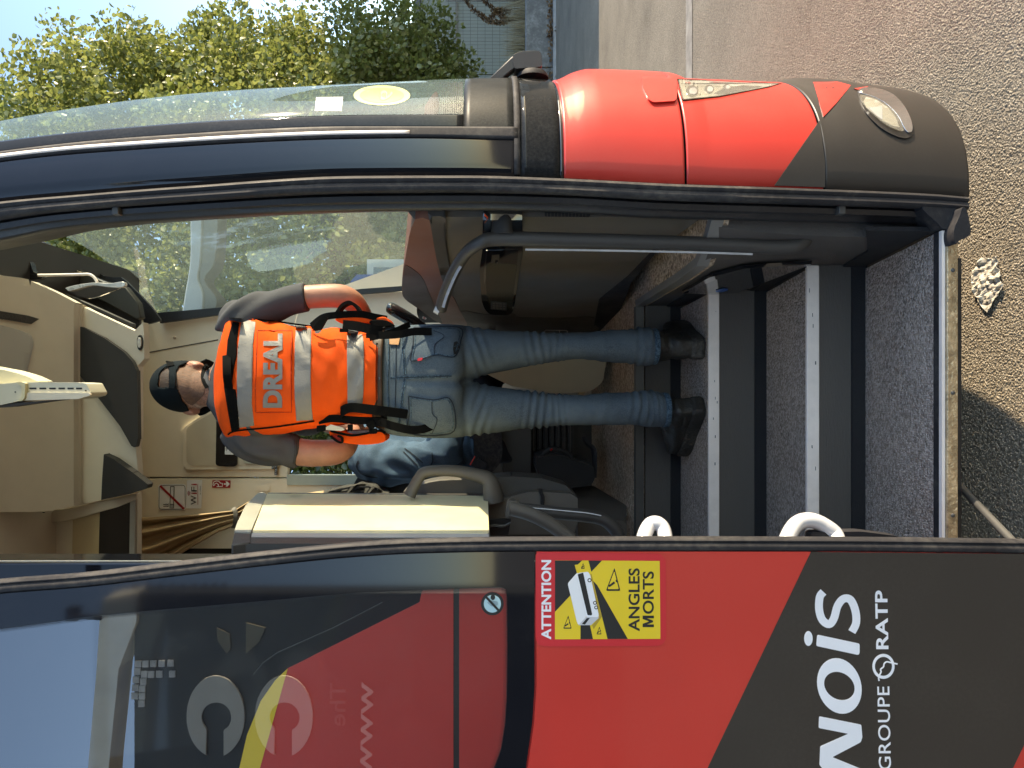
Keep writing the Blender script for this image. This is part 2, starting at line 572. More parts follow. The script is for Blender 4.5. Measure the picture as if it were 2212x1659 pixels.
def leafmat(name, c1, c2, tr=.5):
    m = bpy.data.materials.new(name); m.use_nodes = True
    nt = m.node_tree; nt.nodes.remove(nt.nodes['Principled BSDF']); out = nt.nodes['Material Output']
    ge = nd(nt, 'ShaderNodeNewGeometry')
    mx = nd(nt, 'ShaderNodeMix', data_type='RGBA'); mx.inputs[6].default_value = (*c1, 1); mx.inputs[7].default_value = (*c2, 1)
    nt.links.new(ge.outputs['Random Per Island'], mx.inputs[0])
    d = nd(nt, 'ShaderNodeBsdfDiffuse'); t = nd(nt, 'ShaderNodeBsdfTranslucent'); g = nd(nt, 'ShaderNodeBsdfGlossy'); g.inputs['Roughness'].default_value = .35
    hs = nd(nt, 'ShaderNodeHueSaturation', Hue=.49, Saturation=1.0, Value=1.6)
    nt.links.new(mx.outputs[2], d.inputs[0]); nt.links.new(mx.outputs[2], hs.inputs['Color']); nt.links.new(hs.outputs[0], t.inputs[0])
    m1 = nd(nt, 'ShaderNodeMixShader'); m1.inputs[0].default_value = tr; nt.links.new(d.outputs[0], m1.inputs[1]); nt.links.new(t.outputs[0], m1.inputs[2])
    m2 = nd(nt, 'ShaderNodeMixShader'); m2.inputs[0].default_value = .06; nt.links.new(m1.outputs[0], m2.inputs[1]); nt.links.new(g.outputs[0], m2.inputs[2])
    nt.links.new(m2.outputs[0], out.inputs['Surface'])
    return m

M = {}
M['red'] = mat('red paint', (.60, .036, .025), .36, var=.05, vscale=2.0, coat=.35, dust=.02, dscale=160)
M['black_paint'] = mat('black satin paint', (.030, .025, .021), .38, var=.06, vscale=1.5, coat=.15, dust=.022, dscale=160)
M['gloss_black'] = mat('gloss black', (.008, .008, .011), .05, var=.1, spec=.4, coat=.3, dust=.012)
M['dusty_black'] = mat('dusty black print', (.014, .015, .016), .04, var=.2, spec=.14, dust=.05, dscale=150, dustcol=(.35, .33, .30))
M['strip'] = mat('worn pale strip', (.42, .41, .40), .5, var=.2, vscale=40)
M['frit'] = mat('matt dusty black print', (.014, .015, .015), .4, var=.2, spec=.12, dust=.10, dscale=220, dustcol=(.25, .25, .22))
M['rubber'] = mat('black rubber', (.022, .021, .023), .62, var=.2, vscale=8, dust=.10, dscale=60, spec=.25)
M['rubber_dark'] = mat('dark rubber', (.010, .010, .012), .42, var=.2, dust=.05)
M['plastic'] = mat('dark grey plastic', (.050, .046, .042), .50, var=.08, bump=.25, bscale=500)
M['plastic2'] = mat('grey grained plastic', (.115, .102, .085), .48, var=.10, bump=.35, bscale=420)
M['gloss_trim'] = mat('gloss trim', (.012, .012, .014), .06, var=.1, coat=1.0)
M['brown'] = mat('brown leather', (.20, .080, .052), .42, var=.08, bump=.2, bscale=400)
M['cream'] = mat('cream plastic', (.74, .655, .52), .55, var=.05, bump=.12, bscale=500)
M['cream2'] = mat('cream leatherette', (.74, .66, .42), .50, var=.05, bump=.15, bscale=300, col2=(.68, .60, .37), c2scale=7)
M['tan'] = mat('tan panel', (.56, .43, .25), .6, var=.06)
M['curtain'] = mat('tan curtain cloth', (.47, .335, .19), .75, var=.08, bump=.2, bscale=300)
M['carpet'] = weave('grey loop carpet', (.27, .21, .165), (.64, .53, .45), 190, .95, 1.0, dist=.006)
M['carpet_tan'] = weave('brown loop carpet', (.26, .19, .13), (.64, .51, .38), 120, .95, 1.0, dist=.006)
M['riser'] = mat('dark ribbed mat', (.088, .076, .066), .75, var=.15, bump=.5, bscale=260, stretch=(.15, 1, 1))
M['riser_dark'] = mat('black carpet border', (.011, .011, .013), .9, var=.3, bump=.6, bscale=300)
M['alu'] = mat('pale aluminium nosing', (.86, .76, .68), .42, .0, var=.07, vscale=14, dust=.12, dustcol=(.2, .17, .14), dscale=30)
M['alu_edge'] = mat('grey aluminium edge', (.085, .083, .078), .45, .3, var=.15)
M['sill_reflect'] = mat('embossed sill in reflected ground colour', (.52, .40, .25), .36, .7, var=.4, vscale=45, bump=1.0, bscale=90)  # gold tone of the reflected sunlit ground put into the base colour
M['chrome'] = mat('chrome', (.8, .8, .8), .08, 1.0, var=.05)
M['silver'] = mat('silver reflector', (.78, .76, .70), .25, .35, var=.1, vscale=30)
M['white_pl'] = mat('white handle paint', (.55, .55, .56), .22, var=.03, coat=.5)
M['white'] = mat('white print', (.78, .78, .78), .5, var=.02)
M['white_vinyl'] = mat('white vinyl', (.80, .80, .82), .42, var=.03, dust=.05)
M['yellow'] = mat('yellow print', (.80, .56, .025), .42, var=.04, dust=.04)
M['sred'] = mat('sticker red', (.62, .022, .03), .42, var=.03)
M['black'] = mat('black print', (.012, .012, .012), .5, var=.05)
M['gap'] = mat('dark joint', (.004, .004, .004), 1.0, var=.05, spec=0.0)
M['charcoal'] = mat('charcoal grained plastic', (.020, .018, .016), .5, var=.1, bump=.3, bscale=500)
M['lred'] = mat('dark red print', (.35, .008, .014), .5, var=.03)
M['orange'] = mat('hi-vis orange cloth', (.90, .095, .012), .8, var=.08, vscale=9, bump=.35, bscale=500, spec=.15)
M['reflex'] = mat('grey reflective tape', (.25, .232, .212), .6, .1, var=.08, vscale=20, bump=.25, bscale=200)
M['webbing'] = mat('black webbing', (.005, .005, .005), .85, spec=.08, var=.25, bump=.6, bscale=600)
M['tshirt'] = mat('charcoal cotton', (.085, .083, .088), .9, var=.12, vscale=8, bump=.3, bscale=700, spec=.15)
M['skin'] = mat('skin', (.46, .225, .145), .48, var=.14, vscale=22, bump=.2, bscale=250, col2=(.46, .20, .13), c2scale=9)
M['hair'] = mat('short cropped hair', (.032, .016, .010), .7, var=.4, vscale=200, bump=.5, bscale=260, stretch=(1, 1, .25))
M['fuzz'] = mat('clipped nape hair', (.15, .075, .046), .7, var=.45, vscale=220, bump=.5, bscale=300, stretch=(1, 1, .3))
M['cap'] = mat('dark navy cotton cap', (.006, .010, .013), .85, var=.2, bump=.4, bscale=600, spec=.12)
M['denim'] = weave('worn blue denim', (.048, .072, .100), (.120, .150, .172), 900, .9, .35, var=.45, col2=(.105, .135, .155), c2scale=4.5, stretch=(1, 1, .5), dist=.002)
M['denim_dark'] = mat('dark denim stitching', (.012, .022, .038), .9, var=.3, vscale=60)
M['denim_edge'] = weave('pale worn denim edge', (.10, .16, .21), (.02, .04, .065), 240, .9, .6, var=.4)
M['denim_light'] = weave('light blue denim', (.050, .095, .155), (.10, .155, .215), 900, .9, .3, var=.5, dist=.002)
M['belt'] = mat('brown leather belt', (.06, .028, .014), .5, var=.25, vscale=20, bump=.3, bscale=200)
M['patch'] = mat('tan leather patch', (.50, .26, .12), .6, var=.1)
M['boot'] = mat('black boot leather', (.018, .016, .013), .5, var=.3, vscale=20, bump=.5, bscale=160, dust=.08)
M['sole'] = mat('boot sole rubber', (.022, .020, .017), .6, var=.25, vscale=30, bump=.6, bscale=90, dust=.2)
M['grey_cloth'] = mat('grey canvas', (.05, .047, .040), .9, var=.3, bump=.4, bscale=300)
M['bag'] = mat('black nylon', (.012, .012, .013), .6, var=.2, bump=.5, bscale=300)
M['screen'] = mat('green grey display', (.055, .052, .035), .12, var=.05)
M['dgreen'] = mat('green disc print', (.26, .36, .05), .5, var=.05)
M['dgreen2'] = mat('pale green print', (.42, .47, .15), .5, var=.05)
M['paper'] = mat('crumpled paper', (.62, .56, .46), .8, var=.08, bump=.5, bscale=60)
M['bluesign'] = mat('blue panel', (.02, .06, .22), .5, var=.1)
M['concrete'] = mat('weathered concrete', (.20, .195, .185), .9, var=.22, vscale=5, bump=.6, bscale=40, dust=.5, dustcol=(.5, .5, .47), dscale=22)
M['kerb'] = mat('pale kerb', (.40, .40, .40), .9, var=.2, bump=.4, bscale=60)
M['wallfar'] = mat('pale green render', (.42, .43, .36), .9, var=.06, vscale=1.5)
M['wire'] = mat('grey wire', (.16, .16, .14), .6, var=.2)
M['wallgrey'] = mat('dark cladding', (.055, .060, .058), .7, var=.15, vscale=1.5)
M['coping'] = mat('cream coping', (.86, .82, .68), .8, var=.15, vscale=2)
M['letter'] = mat('pale letter', (.55, .52, .44), .6, var=.05)
M['tile'] = mat('glass block', (.55, .53, .48), .3, var=.25, vscale=6)
M['render'] = mat('off white render', (.55, .52, .47), .9, var=.08, vscale=1)
M['bark'] = mat('bark', (.10, .08, .06), .95, var=.3, bump=.8, bscale=30)
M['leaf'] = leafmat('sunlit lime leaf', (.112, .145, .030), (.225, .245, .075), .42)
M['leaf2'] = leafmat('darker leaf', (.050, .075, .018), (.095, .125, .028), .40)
M['dry'] = leafmat('dry brown leaf', (.16, .085, .035), (.30, .19, .09), .25)
M['straw'] = leafmat('dry grass', (.25, .20, .11), (.40, .34, .20), .3)
M['glass_ws'] = glass('windscreen glass', (.86, .93, .89), .0, .035, .125, (.52,.70,.70), dscale=160, graze=.32, haze=.5)  # dust film tinted cyan and strengthened to stand in for the reflected sky
M['glass_door'] = glass('door glass', (.96, .98, .96), .22, .0, .02, dscale=25)
M['glass_side'] = glass('tinted side glass', (.42, .47, .44), .03, .0, .03)
M['glass_dark'] = glass('dark side glass', (.10, .12, .12), .03, .0, .01)
M['lens'] = glass('lamp lens', (.93, .92, .88), .05, .02, .14, (.7, .66, .55))
# ------------------------------------------------------------------ ground
def quad(name, x0, y0, x1, y1, z, m, kind='structure'):
    o = mesh(name, [(x0, y0, z), (x1, y0, z), (x1, y1, z), (x0, y1, z)], [(0, 1, 2, 3)], m, None, smooth=False)
    o['kind'] = kind
    return o

def asphalt(name, c1, c2, scale, bump):
    m = bpy.data.materials.new(name); m.use_nodes = True
    nt = m.node_tree; b = nt.nodes['Principled BSDF']; b.inputs['Roughness'].default_value = .85
    b.inputs['Specular IOR Level'].default_value = .3
    tc = nd(nt, 'ShaderNodeTexCoord')
    vo = nd(nt, 'ShaderNodeTexVoronoi', Scale=scale); nt.links.new(tc.outputs['Object'], vo.inputs['Vector'])
    sp = nd(nt, 'ShaderNodeSeparateColor'); nt.links.new(vo.outputs['Color'], sp.inputs[0])
    n2 = nd(nt, 'ShaderNodeTexNoise', Scale=1.3, Detail=6.0, Roughness=.65); nt.links.new(tc.outputs['Object'], n2.inputs['Vector'])
    mx = nd(nt, 'ShaderNodeMix', data_type='RGBA'); mx.inputs[6].default_value = (*c1, 1); mx.inputs[7].default_value = (*c2, 1)
    nt.links.new(sp.outputs[0], mx.inputs[0])
    r = nd(nt, 'ShaderNodeMapRange'); r.inputs['From Min'].default_value = .3; r.inputs['From Max'].default_value = .7; r.inputs['To Min'].default_value = .75; r.inputs['To Max'].default_value = 1.2
    nt.links.new(n2.outputs['Fac'], r.inputs['Value'])
    ml = nd(nt, 'ShaderNodeVectorMath', operation='SCALE'); nt.links.new(mx.outputs[2], ml.inputs[0]); nt.links.new(r.outputs['Result'], ml.inputs['Scale'])
    nt.links.new(ml.outputs['Vector'], b.inputs['Base Color'])
    bp = nd(nt, 'ShaderNodeBump', Strength=bump, Distance=.012); bp.invert = True
    nt.links.new(vo.outputs['Distance'], bp.inputs['Height']); nt.links.new(bp.outputs['Normal'], b.inputs['Normal'])
    return m
M['asphalt'] = asphalt('worn stony asphalt', (.20, .165, .12), (.33, .28, .21), 150, .4)
M['chip'] = leafmat('stone chip', (.21, .168, .118), (.42, .35, .26), 0.0)
M['seam'] = mat('pale road seam', (.31, .28, .235), .9, var=.3, vscale=8, bump=.6, bscale=60)

quad('road_surface', -300, -300, 300, 300, 0, M['asphalt'])
quad('road_seam', -30, 4.98, 40, 5.14, .004, M['seam'])

def road_chips():
    """Loose angular aggregate standing proud of the worn binder near the coach."""
    t = (1 + 5 ** .5) / 2
    iv = np.array([(-1, t, 0), (1, t, 0), (-1, -t, 0), (1, -t, 0), (0, -1, t), (0, 1, t), (0, -1, -t), (0, 1, -t), (t, 0, -1), (t, 0, 1), (-t, 0, -1), (-t, 0, 1)]) / 1.9
    fc = np.array([(0, 11, 5), (0, 5, 1), (0, 1, 7), (0, 7, 10), (0, 10, 11), (1, 5, 9), (5, 11, 4), (11, 10, 2), (10, 7, 6), (7, 1, 8), (3, 9, 4), (3, 4, 2), (3, 2, 6), (3, 6, 8), (3, 8, 9), (4, 9, 5), (2, 4, 11), (6, 2, 10), (8, 6, 7), (9, 8, 1)])
    pts = []
    for (x0, x1, y0, y1, n) in ((-.45, 1.15, 1.72, 2.6, 34000), (.25, 1.9, 2.3, 3.6, 26000), (.8, 2.4, 3.3, 5.0, 12000)):
        pts.append(np.stack([rng.uniform(x0, x1, n), rng.uniform(y0, y1, n)], 1))
    p = np.concatenate(pts); n = len(p)
    s = rng.uniform(.0012, .0034, n)
    k = rng.uniform(.65, 1.35, (n, 12, 3))
    v = iv[None] * k * s[:, None, None]
    a = rng.uniform(0, 6.28, n); ca, sa = np.cos(a)[:, None], np.sin(a)[:, None]
    x = v[:, :, 0] * ca - v[:, :, 1] * sa; y = v[:, :, 0] * sa + v[:, :, 1] * ca
    v = np.stack([x * 1.15 + p[:, 0:1], y + p[:, 1:2], v[:, :, 2] * .42 + s[:, None] * .05], 2)
    V = v.reshape(-1, 3); Fc = (fc[None] + (np.arange(n) * 12)[:, None, None]).reshape(-1, 3)
    me = bpy.data.meshes.new('gravel')
    me.vertices.add(len(V)); me.vertices.foreach_set('co', V.ravel())
    me.loops.add(Fc.size); me.loops.foreach_set('vertex_index', Fc.ravel().astype(np.int32))
    me.polygons.add(len(Fc)); me.polygons.foreach_set('loop_start', np.arange(0, Fc.size, 3, dtype=np.int32))
    me.update(calc_edges=True)
    me.materials.append(M['chip'])
    o = bpy.data.objects.new('gravel', me); COL.objects.link(o)
    tag(o, 'coarse stone chips standing out of the worn sunlit road surface', 'gravel', kind='stuff')
road_chips()

# ------------------------------------------------------------------ the coach: front and doorway
coach = thing('coach', (0, 2.95, 0), 'red and black coach with its front door open, seen at the entrance steps', 'coach')
YS = 1.70
yE = curve([(-900, 640), (-400, 510), (0, 436), (200, 418), (400, 402), (774, 379), (1000, 378), (1200, 384), (1440, 396), (1700, 405), (2000, 418), (2080, 425)])
yI = curve([(-900, 720), (-400, 590), (0, 516), (110, 495), (300, 478), (774, 457), (1000, 455), (1200, 458), (1440, 471), (1700, 478), (1990, 486), (2080, 490)])
yS = curve([(-900, 520), (-400, 350), (0, 266), (100, 246), (200, 229), (350, 209), (500, 195), (640, 187), (774, 180), (900, 174), (1000, 170), (1110, 168), (1200, 173), (1215, 168),
            (1240, 156), (1272, 149), (1350, 151), (1440, 156), (1458, 162), (1470, 168), (1560, 172), (1680, 177), (1705, 172), (1730, 168), (1770, 170), (1800, 171),
            (1830, 178), (1880, 183), (1920, 189), (1960, 202), (2000, 227), (2030, 260), (2050, 293), (2066, 331), (2076, 372), (2082, 418)])
NEXP = 2.5
HALF = 1.25
_ys = [YS + HALF * (i / 240) ** 2 for i in range(241)]
_u = [max(0.0, 1 - abs((YS + HALF - Y) / HALF) ** NEXP) ** (1 / NEXP) for Y in _ys]
_A = {}
def frontA(xr):
    k = round(xr * 2)
    if k not in _A:
        x = k / 2
        XE = (CY - yE(x)) / F * YS; ysl = 1.80; prev = None
        for _it in range(7):
            T = (CY - min(yS(VX + (x - VX) * 1.72 / ysl), yE(x) - 6)) / F
            lo, hi = 0.0, 2.0
            for _ in range(26):
                a = (lo + hi) / 2
                if max((XE + a * u) / Y for Y, u in zip(_ys, _u)) > T: hi = a
                else: lo = a
            if prev is not None: lo = (lo + prev) / 2
            prev = lo
            best = max(range(241), key=lambda i: (XE + lo * _u[i]) / _ys[i])
            ysl = _ys[best]
        _A[k] = (XE, lo, _ys[best])
    return _A[k]
def frontX(xr, Y):
    XE, a, _ = frontA(xr)
    return XE + a * max(0.0, 1 - min(1.0, abs((YS + HALF - Y) / HALF)) ** NEXP) ** (1 / NEXP)
def zrow(xr): return H + (VX - xr) / F * 1.72
def xrow(z): return VX - (z - H) * F / 1.72
def frontYrow(xr, y):
    """Depth at which the skin at row xr crosses image row y, this side of the outline."""
    T = (CY - y) / F
    lo, hi = YS, frontA(xr)[2]
    for _ in range(40):
        m_ = (lo + hi) / 2
        if frontX(xr, m_) / m_ < T: lo = m_
        else: hi = m_
    return (lo + hi) / 2
def frontY(x, y):
    Y = 1.72
    for _ in range(4):
        z = H + (VX - x) / F * Y
        Y = frontYrow(xrow(z), y)
    return Y

def front_patch(name, xa, xb, ya, m, yb=None, off=0.0, cols=40, rows=None, thick=.012, parent=None, far=4.20):
    """A part of the wrapped front between two heights, from image row ya(x) round to yb(x) or to the far corner."""
    rows = rows or max(3, int(abs(xb - xa) / 14) + 1)
    V = []; Fc = []
    for i in range(rows):
        xr = xa + (xb - xa) * i / (rows - 1)
        z = zrow(xr)
        y0 = frontYrow(xr, ya(xr)) if ya else YS
        ysil = frontA(xr)[2]
        if yb is not None: Yl = [y0 + (frontYrow(xr, yb(xr)) - y0) * (j / (cols - 1)) for j in range(cols)]
        else:
            h = cols // 2
            Yl = [y0 + (ysil - y0) * (j / h) ** 1.6 for j in range(h)] + [ysil + (far - ysil) * (j / (cols - h - 1)) for j in range(cols - h)]
            if far > 4.19:   # crowd rows at the far corner
                Yl = [q if q < 3.4 else 3.4 + (far - 3.4) * (1 - (1 - (q - 3.4) / (far - 3.4)) ** 2) for q in Yl]
        for Y in Yl: V.append(Vector((frontX(xr, Y) + off, Y - off * .5, z)))
    for i in range(rows - 1):
        for j in range(cols - 1):
            a = i * cols + j
            Fc.append((a, a + 1, a + 1 + cols, a + cols))
    o = mesh(name, V, Fc, m, parent or coach, True, recalc=True, angle=60)
    if thick:
        md = o.modifiers.new('solid', 'SOLIDIFY'); md.thickness = thick; md.offset = -1
    c = V[len(V) // 2]
    # the outside faces away from the coach's middle
    n_ = o.data.polygons[len(o.data.polygons) // 3].normal
    p_ = o.data.polygons[len(o.data.polygons) // 3].center
    if n_.dot(p_ + base_of(coach) - Vector((-1.5, 2.95, p_.z))) < 0: o.data.flip_normals()
    return o

yC = curve([(-900, 580), (-400, 432), (0, 350), (228, 327), (774, 299), (886, 298), (1121, 303)])
yG = curve([(-900, 560), (-400, 412), (0, 331), (315, 299), (774, 277), (1114, 278)])
yF = curve([(-900, 520), (-400, 375), (0, 305), (263, 277), (525, 259), (774, 250), (1000, 249)])
front_patch('pillar', -750, 1117, yE, M['gloss_black'], yC, cols=14, thick=.02)
front_patch('windscreen_trim', -750, 1119, yC, M['rubber'], yG, cols=6, off=.004, thick=.02)
front_patch('trim_glint', -750, 886, lambda x: yC(x) - 1, M['alu'], lambda x: yC(x) - 7, cols=4, off=.009, thick=.008)  # pale strip painting the sun's glint along the rubber trim edge
front_patch('windscreen', -750, 1000, yG, M['glass_ws'], cols=60, thick=0, rows=70)
ws_b = front_patch('windscreen_border', -750, 1000, yG, M['dusty_black'], yF, cols=8, off=.002, thick=.002)
front_patch('windscreen_lower_border', 1000, 1110, yG, M['frit'], cols=60, thick=.006)
front_patch('windscreen_seal', 1110, 1123, lambda x: yE(x), M['rubber'], cols=60, off=.004, thick=.02)
front_patch('front_panel_black', 1123, 1207, yE, M['dusty_black'], cols=60, thick=.02)
front_patch('front_seal', 1207, 1217, yE, M['gloss_trim'], cols=60, off=-.004, thick=.02)
front_patch('upper_bumper', 1217, 1474, yE, M['red'], cols=64, thick=.02, rows=60)
front_patch('panel_gap', 1474, 1479, yE, M['gap'], cols=60, off=-.003, thick=.01)
front_patch('middle_bumper', 1479, 1770, yE, M['red'], cols=64, thick=.02, rows=70)
front_patch('panel_gap', 1770, 1775, yE, M['gap'], cols=60, off=-.003, thick=.01)
front_patch('lower_bumper', 1775, 2082, yE, M['black_paint'], cols=64, thick=.02, rows=80)

# dotted print that fades the black border into the glass
dv = []; df = []
for i in range(22):
    for j in range(30):
        x = 998 - i * 4.0; y = 245 - j * 2.3 - (1.15 if i % 2 else 0)
        if y < yS(x) + 3: continue
        r = 1.35 * (1 - i / 26)
        k = len(dv)
        for q in range(6):
            a = q * math.pi / 3
            xx, yy = x + r * math.cos(a), y + r * .8 * math.sin(a)
            p = P(xx, yy, frontY(xx, yy)); dv.append(p - (p - Vector((0, 0, H))).normalized() * .002)
        df.append(tuple(range(k, k + 6)))
mesh('dot_print', dv, df, M['black'], coach, smooth=False)

def fp(name, poly, m, off=.003, step=14, thick=.004, parent=coach, bevel=0):
    return plate(name, [(x, max(y, yS(x) + 3.5)) for x, y in poly], frontY, m, parent, thick, step=step, off=off, bevel=bevel)

# livery, lamps and stickers on the front
fp('black_livery', zC([(674, 1144), (952, 742), (985, 1000), (985, 1155)]), M['black_paint'], .0042)
fp('red_livery', zC([(912, 505), (976, 718), (1050, 640), (1145, 525), (1060, 492), (1000, 505)]), M['red'], .0045)
fp('bumper_flap', rnd(zC([(-150, 470), (-140, 540), (-105, 610), (-75, 630), (60, 622), (72, 600), (72, 465)]), 5), M['red'], .012, thick=.02, bevel=.004)
hl = fp('headlight', rnd(zC([(84, 492), (112, 610), (330, 588), (520, 552), (640, 530), (705, 512), (500, 503), (300, 494)]), 3), M['silver'], .003, 7)
fp('lens', rnd(zC([(78, 488), (108, 614), (330, 592), (520, 556), (640, 534), (712, 514), (500, 500), (300, 490)]), 3), M['lens'], .012, 7, .003, hl)
fp('reflector', zC([(300, 575), (360, 540), (480, 525), (600, 530), (520, 548), (330, 584)]), M['chrome'], .006, 8, .002, hl)
fp('lamp_seal', rnd(zC([(72, 484), (104, 622), (330, 598), (520, 561), (644, 538), (722, 514)]), 3), M['gap'], .0022, 7, .001, hl)
for (a, b, rx_, ry_) in ((165, 560, 17, 15), (270, 548, 13, 12), (380, 535, 10, 8)):
    c = zC([(a, b)])[0]
    fp('bulb_ring', ell(c[0], c[1], rx_ * .8, ry_ * .8, 20), M['chrome'], .006, 6, .002, hl)
    fp('bulb', ell(c[0] + 2, c[1], rx_ * .5, ry_ * .5, 16), M['white_pl'], .008, 6, .002, hl)
fl = fp('fog_lamp', smooth_poly(zC([(1190, 545), (1196, 600), (1235, 690), (1310, 772), (1390, 824), (1470, 852), (1520, 838), (1532, 800), (1518, 730), (1480, 645), (1410, 575), (1320, 538), (1240, 528)]), 4), M['black_paint'], .006, 8, .012, bevel=.003)
fp('rim', smooth_poly(zC([(1196, 550), (1204, 572), (1290, 598), (1370, 645), (1435, 715), (1480, 800), (1512, 815), (1526, 790), (1512, 725), (1472, 648), (1406, 580), (1320, 545), (1245, 536)]), 4), M['chrome'], .012, 8, .006, fl, .002)
fp('lens', smooth_poly(zC([(1200, 590), (1240, 662), (1330, 745), (1400, 788), (1462, 808), (1468, 788), (1438, 720), (1378, 652), (1300, 605), (1238, 585)]), 4), M['lens'], .014, 7, .003, fl)
fp('reflector', zC([(1222, 625), (1240, 662), (1330, 740), (1400, 775), (1445, 785), (1420, 720), (1370, 660), (1300, 615), (1238, 597)]), M['silver'], .008, 8, .003, fl)
fp('bulb_cover', zC([(1255, 665), (1338, 652), (1338, 738), (1300, 712)]), M['white_pl'], .0105, 8, .002, fl)
fp('red_edge', zC([(1165, 545), (1250, 524), (1246, 552), (1185, 552)]), M['red'], .010, 8, .006)
gd = fp('round_sticker', ell(1066 * 0 + zB([(365, 588)])[0][0], zB([(365, 588)])[0][1], 61, 21.5, 40), M['dgreen2'], .001, 8, .001)
fp('sticker_face', ell(zB([(365, 588)])[0][0], zB([(365, 588)])[0][1], 48, 16, 36), M['dgreen'], .0018, 8, .0008, gd)
put_text('sticker_digit', '6', (zB([(345, 620)])[0], zB([(350, 560)])[0], zB([(430, 612)])[0]), frontY, M['dgreen2'], gd, .0005, .003, .02)
wsn = fp('paper_notice', zB([(-40, 600), (125, 598), (115, 684), (-48, 684)]), M['white'], .001, 8, .0008)
for k in range(5):
    line_plate('notice_line', zB([(-20 + k * 28, 620), (-22 + k * 28, 664 - (k % 3) * 10)]), 1.2, frontY, M['plastic2'], wsn, .0004, .0022)

# wiper on the front
wip = bpy.data.objects.new('wiper', None); COL.objects.link(wip); wip.parent = coach
wy = 1.98
def wplate(n_, pts, m, Y=wy, th=.05, bev=.004): return plate(n_, pts, Y, m, wip, th, bevel=bev)
wplate('wiper_arm', zT([(640, 490), (1090, 50), (1140, 45), (1150, 300), (930, 470), (900, 520)]), M['plastic'], wy + .01, .03, .003)
wplate('wiper_head', rnd(zT([(1100, 40), (1180, -20), (1330, -60), (1620, -65), (1690, -30), (1715, 262), (1140, 308)]), 6), M['plastic'], wy, .06, .006)
tube('spindle', [P(*zT([(1500, 255)])[0], wy + .03), P(*zT([(1500, 400)])[0], wy + .03)], .019, M['rubber'], wip, 14, 1)
V, Fc = loft_geo([[P(*zT([(1510, yy)])[0], wy + .03) + Vector((0, r * math.cos(a), r * math.sin(a))) for a in [2 * math.pi * k / 20 for k in range(20)]] for yy, r in ((382, .026), (395, .036), (455, .042), (520, .044))])
mesh('wiper_boot', V, Fc, M['rubber'], wip, True, angle=40)

# doorway frame: outer seal, channel and inner return
def frame_sweep(name, prof, m, xa=-700, xb=2074, parent=coach):
    n = 90; V = []; Fc = []
    for i in range(n):
        x = xa + (xb - xa) * i / (n - 1)
        a, b = yE(x), yI(x)
        for f_, Y in prof:
            y = a + (b - a) * f_
            z = zrow(x)
            X = (CY - y) / F * Y
            V.append(Vector((X, Y, z)))
    k = len(prof)
    for i in range(n - 1):
        for j in range(k - 1):
            q = i * k + j
            Fc.append((q, q + 1, q + 1 + k, q + k))
    Fc.append(tuple(range(k))); Fc.append(tuple((n - 1) * k + j for j in range(k)))
    return mesh(name, V, Fc, m, parent, True, angle=50)
frame_sweep('door_seal', [(-.05, 1.74), (.0, 1.715), (.02, 1.692), (.08, 1.686), (.16, 1.688), (.2, 1.691), (.25, 1.687), (.33, 1.685), (.42, 1.689), (.48, 1.70), (.52, 1.74)], M['rubber'])
frame_sweep('door_frame', [(.46, 1.76), (.50, 1.728), (.58, 1.722), (.74, 1.728), (.80, 1.74), (.92, 1.745), (.99, 1.755), (1.0, 1.80), (1.02, 1.93)], M['rubber_dark'])
for p in (zA([(735, 1305)])[0], zC([(1078, 1302)])[0]):
    q = P(p[0], p[1], 1.725)
    box('striker', q - Vector((.010, .016, .006)), q + Vector((.010, .006, .010)), M['alu_edge'], coach, .002)
plate('corner_bracket', smooth_poly(zZ([(1010, 1255), (1050, 1280), (1085, 1440), (1086, 1490), (1045, 1535), (985, 1560), (945, 1592), (930, 1470), (985, 1330)]), 4), 1.66, M['rubber'], coach, .09, bevel=.006)
plate('frame_foot', smooth_poly(zZ([(640, 1240), (1010, 1235), (1038, 1150), (1025, 1290), (960, 1370), (930, 1450), (830, 1450), (780, 1400)]), 4), 1.69, M['rubber'], coach, .07, bevel=.006)

# ------------------------------------------------------------------ entrance steps
Z0, Z1, Z2, Z3 = .322, .481, .663, .8245
D1, D2, D3 = 2.053, 2.361, 2.717
XL = -.62
_wt = curve([(1.68, .425), (1.78, .394), (1.83, .352), (1.91, .306), (2.1, .298), (2.717, .288)])
_wb = curve([(1.68, .368), (2.053, .331), (2.361, .304), (2.717, .290)])
def wallX(Y, z):     # side wall of the stairwell: slanted below, flaring out beside the door frame above
    t = min(1.0, max(0.0, (z - Z0) / (Z3 - Z0)))
    return _wb(Y) + (_wt(Y) - _wb(Y)) * t ** 3
steps = []
sill = bpy.data.objects.new('door_sill', None); COL.objects.link(sill); sill.parent = coach
box('sill_plate', (XL, 1.690, .292), (.352, 1.75, .317), M['sill_reflect'], sill, .002)
for xx in (-.30, -.02, .26): mesh('sill_screw', *ellipsoid_geo((xx, 1.6895, .304), (.005, .002, .005), None, 10, 6), M['alu_edge'], sill)
box('sill_strip', (XL, 1.697, .3175), (.352, 1.708, .325), M['alu'], sill)
box('sill_rubber', (XL, 1.708, .3175), (.352, 1.730, .3245), M['rubber'], sill)
